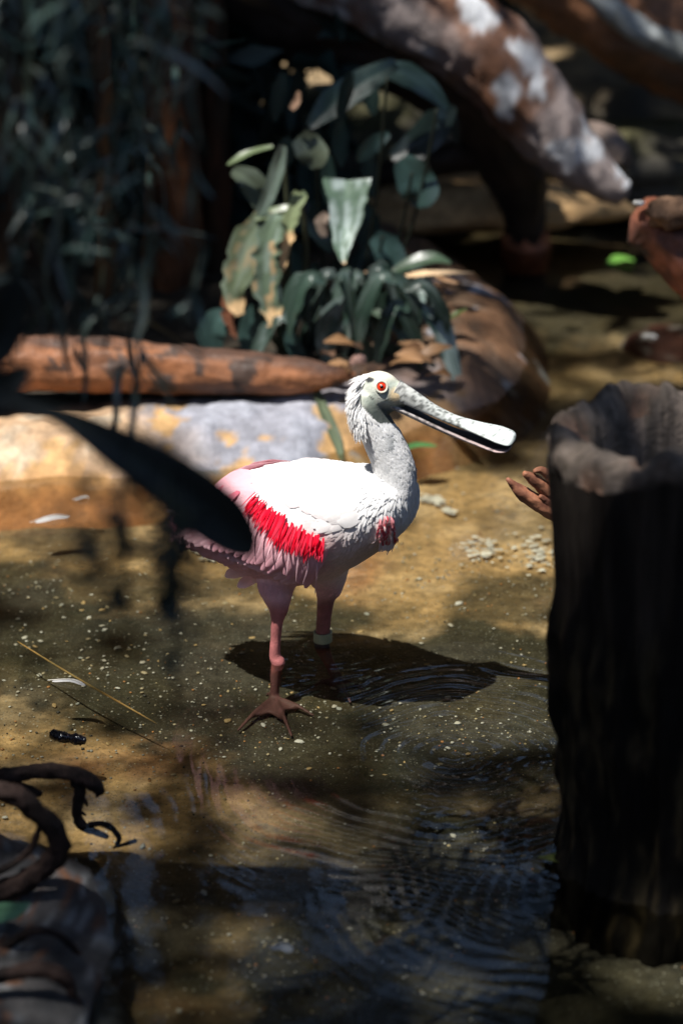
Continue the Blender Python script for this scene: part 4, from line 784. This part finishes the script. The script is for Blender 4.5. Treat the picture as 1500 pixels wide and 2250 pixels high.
def splat(c, rx, ry, seed, lab):  # white flakes that paint bright surface reflections onto the floor
    g = G(*c, FLOOR); mb = MB(); q = np.random.default_rng(seed)
    for k in range(int(26+rx*900)):
        u = q.normal(0, .45, 2); x, y = g[0]+u[0]*rx, g[1]+u[1]*ry+u[0]*rx*-.35; n = 9; t = np.linspace(0, 2*np.pi, n, endpoint=False)+q.random()
        r = q.uniform(.0022, .0085)*(1-.35*min(abs(u).max(), 1))*q.uniform(.45, 1.3, n); z = FLOOR+.0055+k*.00003; V = np.vstack([[x, y, z+.0006], np.stack([x+np.cos(t)*r*1.3, y+np.sin(t)*r, np.full(n, z)], 1)])
        mb.add(V, [(0, 1+e, 1+(e+1) % n) for e in range(n)], np.array((.66, .65, .60))*q.uniform(.55, 1.1))
    tag(mb.build('white_glint', M['rock'], smooth=False), lab, 'crust')
splat((1060, 1214), .040, .055, 3, 'white flakes painting a surface reflection beside the breast'); splat((1180, 1222), .042, .085, 5, 'white flakes painting a surface reflection next to the stump'); splat((462, 1224), .04, .03, 7, 'white flakes painting a surface reflection under the tail'); splat((945, 1105), .03, .025, 9, 'white flakes painting a surface reflection behind the breast'); splat((985, 1128), .016, .012, 11, 'small white flakes painting a surface reflection behind the breast')

# pebbles on the floor: the 300 largest singly, the finer grit as one mass
pm = []
for k in range(6):
    V, F = blob((0, 0, 0), (1, .7, .30), k, .6, 1.7, 10, 6); pc = ((.50, .49, .43), (.42, .40, .34), (.58, .58, .54), (.36, .30, .19), (.30, .31, .28), (.46, .33, .16))[k]
    o = mk('pebble', V, F, M['pebble'], np.tile(pc, (len(V), 1))); pm.append(o.data); bpy.data.objects.remove(o)
def pebble(px, py, r, k=None, lab='small pale pebble on the pool floor', grp='pebbles on the pool floor'):
    g = G(px, py, FLOOR); o = bpy.data.objects.new('pebble', pm[random.randint(0, 5) if k is None else k]); COL.objects.link(o); o.location = (g[0], g[1], FLOOR+.002); o.scale = (r, r, r); o.rotation_euler = (rj(.2), rj(.2), random.uniform(0, 6.28)); return tag(o, lab, 'pebble', grp)
pebble(1008, 1328, .0085, 2, 'round white pebble on the sunlit floor right of the legs', None); pebble(658, 1632, .007, 2, 'angular white shell chip in front of the near foot', None); pebble(500, 1586, .007, 5, 'yellowish pebble near the tip of the left toe', None)
for i in range(297):
    t = random.random(); px, py = random.uniform(0, 1230), 1080+1170*t
    if i < 120: px, py = random.gauss(170, 150), random.gauss(1400, 70)
    elif i < 200: px, py = random.gauss(850, 220), random.gauss(1560, 150)
    if px > 1215 or px < 5: px = random.uniform(5, 1210)
    pebble(px, py, random.choice((.0024, .003, .0034, .0042, .0055, .0026)))
mb = MB(); bV, bF = blob((0, 0, 0), (1, .8, .45), 3, .3, 1.5, 6, 4)
for i in range(8000):
    x, y = random.uniform(-.8, .75), random.uniform(-1.05, 1.0); 
    if fbm(x*4, y*4, 0, 3, 88) < .40+.12*random.random(): continue
    r = random.uniform(.0009, .0028)*random.choice((.7, 1, 1, 1.3)); a = random.uniform(0, 6.28); c, s = math.cos(a), math.sin(a); V = bV*r; V = np.stack([V[:, 0]*c-V[:, 1]*s+x, V[:, 0]*s+V[:, 1]*c+y, V[:, 2]+FLOOR+.001], 1)
    mb.add(V, bF, np.array(random.choice(((.50, .49, .42), (.38, .33, .22), (.30, .30, .27), (.55, .54, .50), (.42, .20, .07), (.04, .04, .035), (.46, .38, .22))))*random.uniform(.7, 1.1))
mb.build('grit', M['pebble'], kind='stuff'); bpy.data.objects['grit']['label'] = 'fine pale grit strewn over the pool floor'; bpy.data.objects['grit']['category'] = 'grit'

# ------------------------------------------------------------------ unseen tree added for shade; crown gaps are cut along rays to sunlit spots
LIT = []                     # (point, radius, share of leaves left there)
def lit(p, r, k=0.0): LIT.append((np.array(p), r, k))
for px, py, r, k in ((60, 1120, .22, 0), (250, 1150, .22, 0), (430, 1200, .2, 0), (200, 1230, .14, 0), (600, 1250, .2, 0), (800, 1230, .22, 0), (950, 1180, .22, 0), (1100, 1200, .2, 0), (1130, 1060, .16, 0), (980, 1020, .16, 0), (850, 1330, .16, 0), (1010, 1340, .15, 0), (1150, 1330, .13, 0), (620, 1340, .15, 0),
        (150, 1390, .25, .12), (420, 1430, .2, .14), (620, 1500, .18, .2), (1000, 1440, .16, .15), (860, 1500, .18, .3), (1120, 1520, .15, .4), (330, 1560, .2, .4), (120, 1640, .2, .5), (420, 1720, .25, .45), (650, 1680, .2, .6), (250, 1870, .18, .6), (560, 1850, .2, .6), (900, 1700, .25, .6), (700, 2050, .35, .5), (420, 2150, .3, .5), (860, 1930, .22, .55), 
        (30, 960, .14, 0), (180, 950, .15, 0), (400, 930, .16, 0), (560, 970, .15, 0), (700, 985, .14, 0), (900, 920, .12, .15), (1100, 800, .10, .3), (1300, 720, .35, .3), (1330, 600, .3, .3), (1250, 480, .4, .25), (1420, 500, .3, .3), (960, 300, .4, .0), (1080, 390, .35, .1)):
    lit(G(px, py, .0), r, k)
for px, py, Y, r, k in ((690, 1060, .03, .19, 0), (560, 1110, .09, .15, 0), (840, 870, -.06, .10, 0), (825, 960, -.06, .10, 0), (930, 900, -.07, .09, 0), (1020, 930, -.08, .09, 0), (1100, 960, -.09, .08, 0), (860, 1080, -.05, .12, 0),
        (90, 780, 1.1, .15, 0), (250, 785, 1.1, .15, .05), (400, 790, 1.1, .15, .05), (560, 800, 1.1, .15, 0), (700, 815, 1.1, .12, 0), (570, 560, 1.2, .18, 0), (600, 400, 1.2, .10, .05), (755, 470, 1.2, .13, 0), (950, 720, 1.18, .10, .35), (985, 599, 1.2, .05, .05), (530, 670, 1.2, .1, .03), (600, 690, 1.17, .07, .03),
        (1130, 170, 1.88, .17, .05), (1250, 330, 1.85, .22, .1), (1340, 410, 1.83, .14, .1), (1430, 60, 2.5, .3, .35), (1440, 500, .93, .1, .12), (1350, 880, -.55, .17, .38), (1480, 930, -.6, .12, .4), (1150, 1080, .02, .07, .1), (650, 215, 1.3, .03, 0), (310, 300, -.9, .12, .8)):
    lit(P(px, py, Y), r, k)
lit(P(450, 1140, .12), .16, 0); lit(P(410, 1160, .14), .12, 0)
def sun_keep(pos, jit):
    keep = np.ones(len(pos))
    for p, r, k in LIT:
        v = pos-p; along = v@SUN; d = np.linalg.norm(v-along[:, None]*SUN, axis=1); inside = (d < r*jit) & (along > 0); keep[inside] = np.minimum(keep[inside], k)
    return keep
for root, c in TREES:
    pos = np.array(c)+RNG.normal(0, 1, (700, 3))*(.5, .5, .35); pos = pos[RNG.random(700) < sun_keep(pos, 1.0)]; mb = MB()
    for p in pos:
        d = unit(RNG.normal(0, 1, 3))*.09; q = unit(np.cross(d, RNG.normal(0, 1, 3)))*.03; mb.add([p-d, p-q, p+d, p+q], [(0, 1, 2, 3)], green)
    mb.build('crown', M['dull_leaf'], root, kind='stuff'); reroot(root)
st = thing('shade_tree', 'unseen broad leaved tree added to shade the pool, crown gaps cut for sun patches', 'tree', (-5.2, 4.2, .05))
V, F = tube([(-5.2, 4.2, 0), (-5.15, 4.2, 2.2), (-5.1, 4.3, 4.4), (-4.9, 4.4, 6.6)], [.32, .26, .22, .15], 20, 50, .25, 8, 6, 2); mk('trunk', V, F, M['bark'], wood_color(V, (.08, .055, .035), (.05, .035, .025), None, 9, 2), st)
for k, e in enumerate(((-1.5, 6.5, 8.2), (-8.5, .5, 8), (-9.5, 4, 8.2), (-4, 9.5, 8.4), (1.5, 7.2, 8.2))):
    V, F = tube([(-5.0, 4.35, 5.6), ((-5.0+e[0])/2, (4.35+e[1])/2, 7.2), e], [.13, .09, .03], 12, 24, .2, 8, 5, k); mk('limb', V, F, M['bark'], wood_color(V, (.08, .055, .035), (.05, .035, .025), None, 9, k), st)
N = 270000; pos = np.stack([RNG.uniform(-11.5, 5.5, N), RNG.uniform(-6, 11, N), RNG.uniform(7.0, 8.8, N)], 1); keep = np.ones(N)
jit = 1+.35*(fbm(pos[:, 0]*3, pos[:, 1]*3, 0, 3, 55)-.5)*2
keep = sun_keep(pos, jit)
pos = pos[RNG.random(N) < keep]; n = len(pos)
d = RNG.normal(0, 1, (n, 3))*(1, 1, .45); d /= np.linalg.norm(d, axis=1)[:, None]; s = np.cross(d, RNG.normal(0, .35, (n, 3))+(0, 0, 1)); s /= np.linalg.norm(s, axis=1)[:, None]; L = RNG.uniform(.05, .09, n)[:, None]
V = np.stack([pos-d*L, pos-s*L*.42, pos+d*L, pos+s*L*.42], 1).reshape(-1, 3); F = np.arange(n*4).reshape(-1, 4)
mk('crown', V, F, M['dull_leaf'], np.repeat(np.outer(RNG.uniform(.6, 1.3, n), (.045, .085, .03)), 4, 0), st, smooth=False, kind='stuff'); reroot(st)
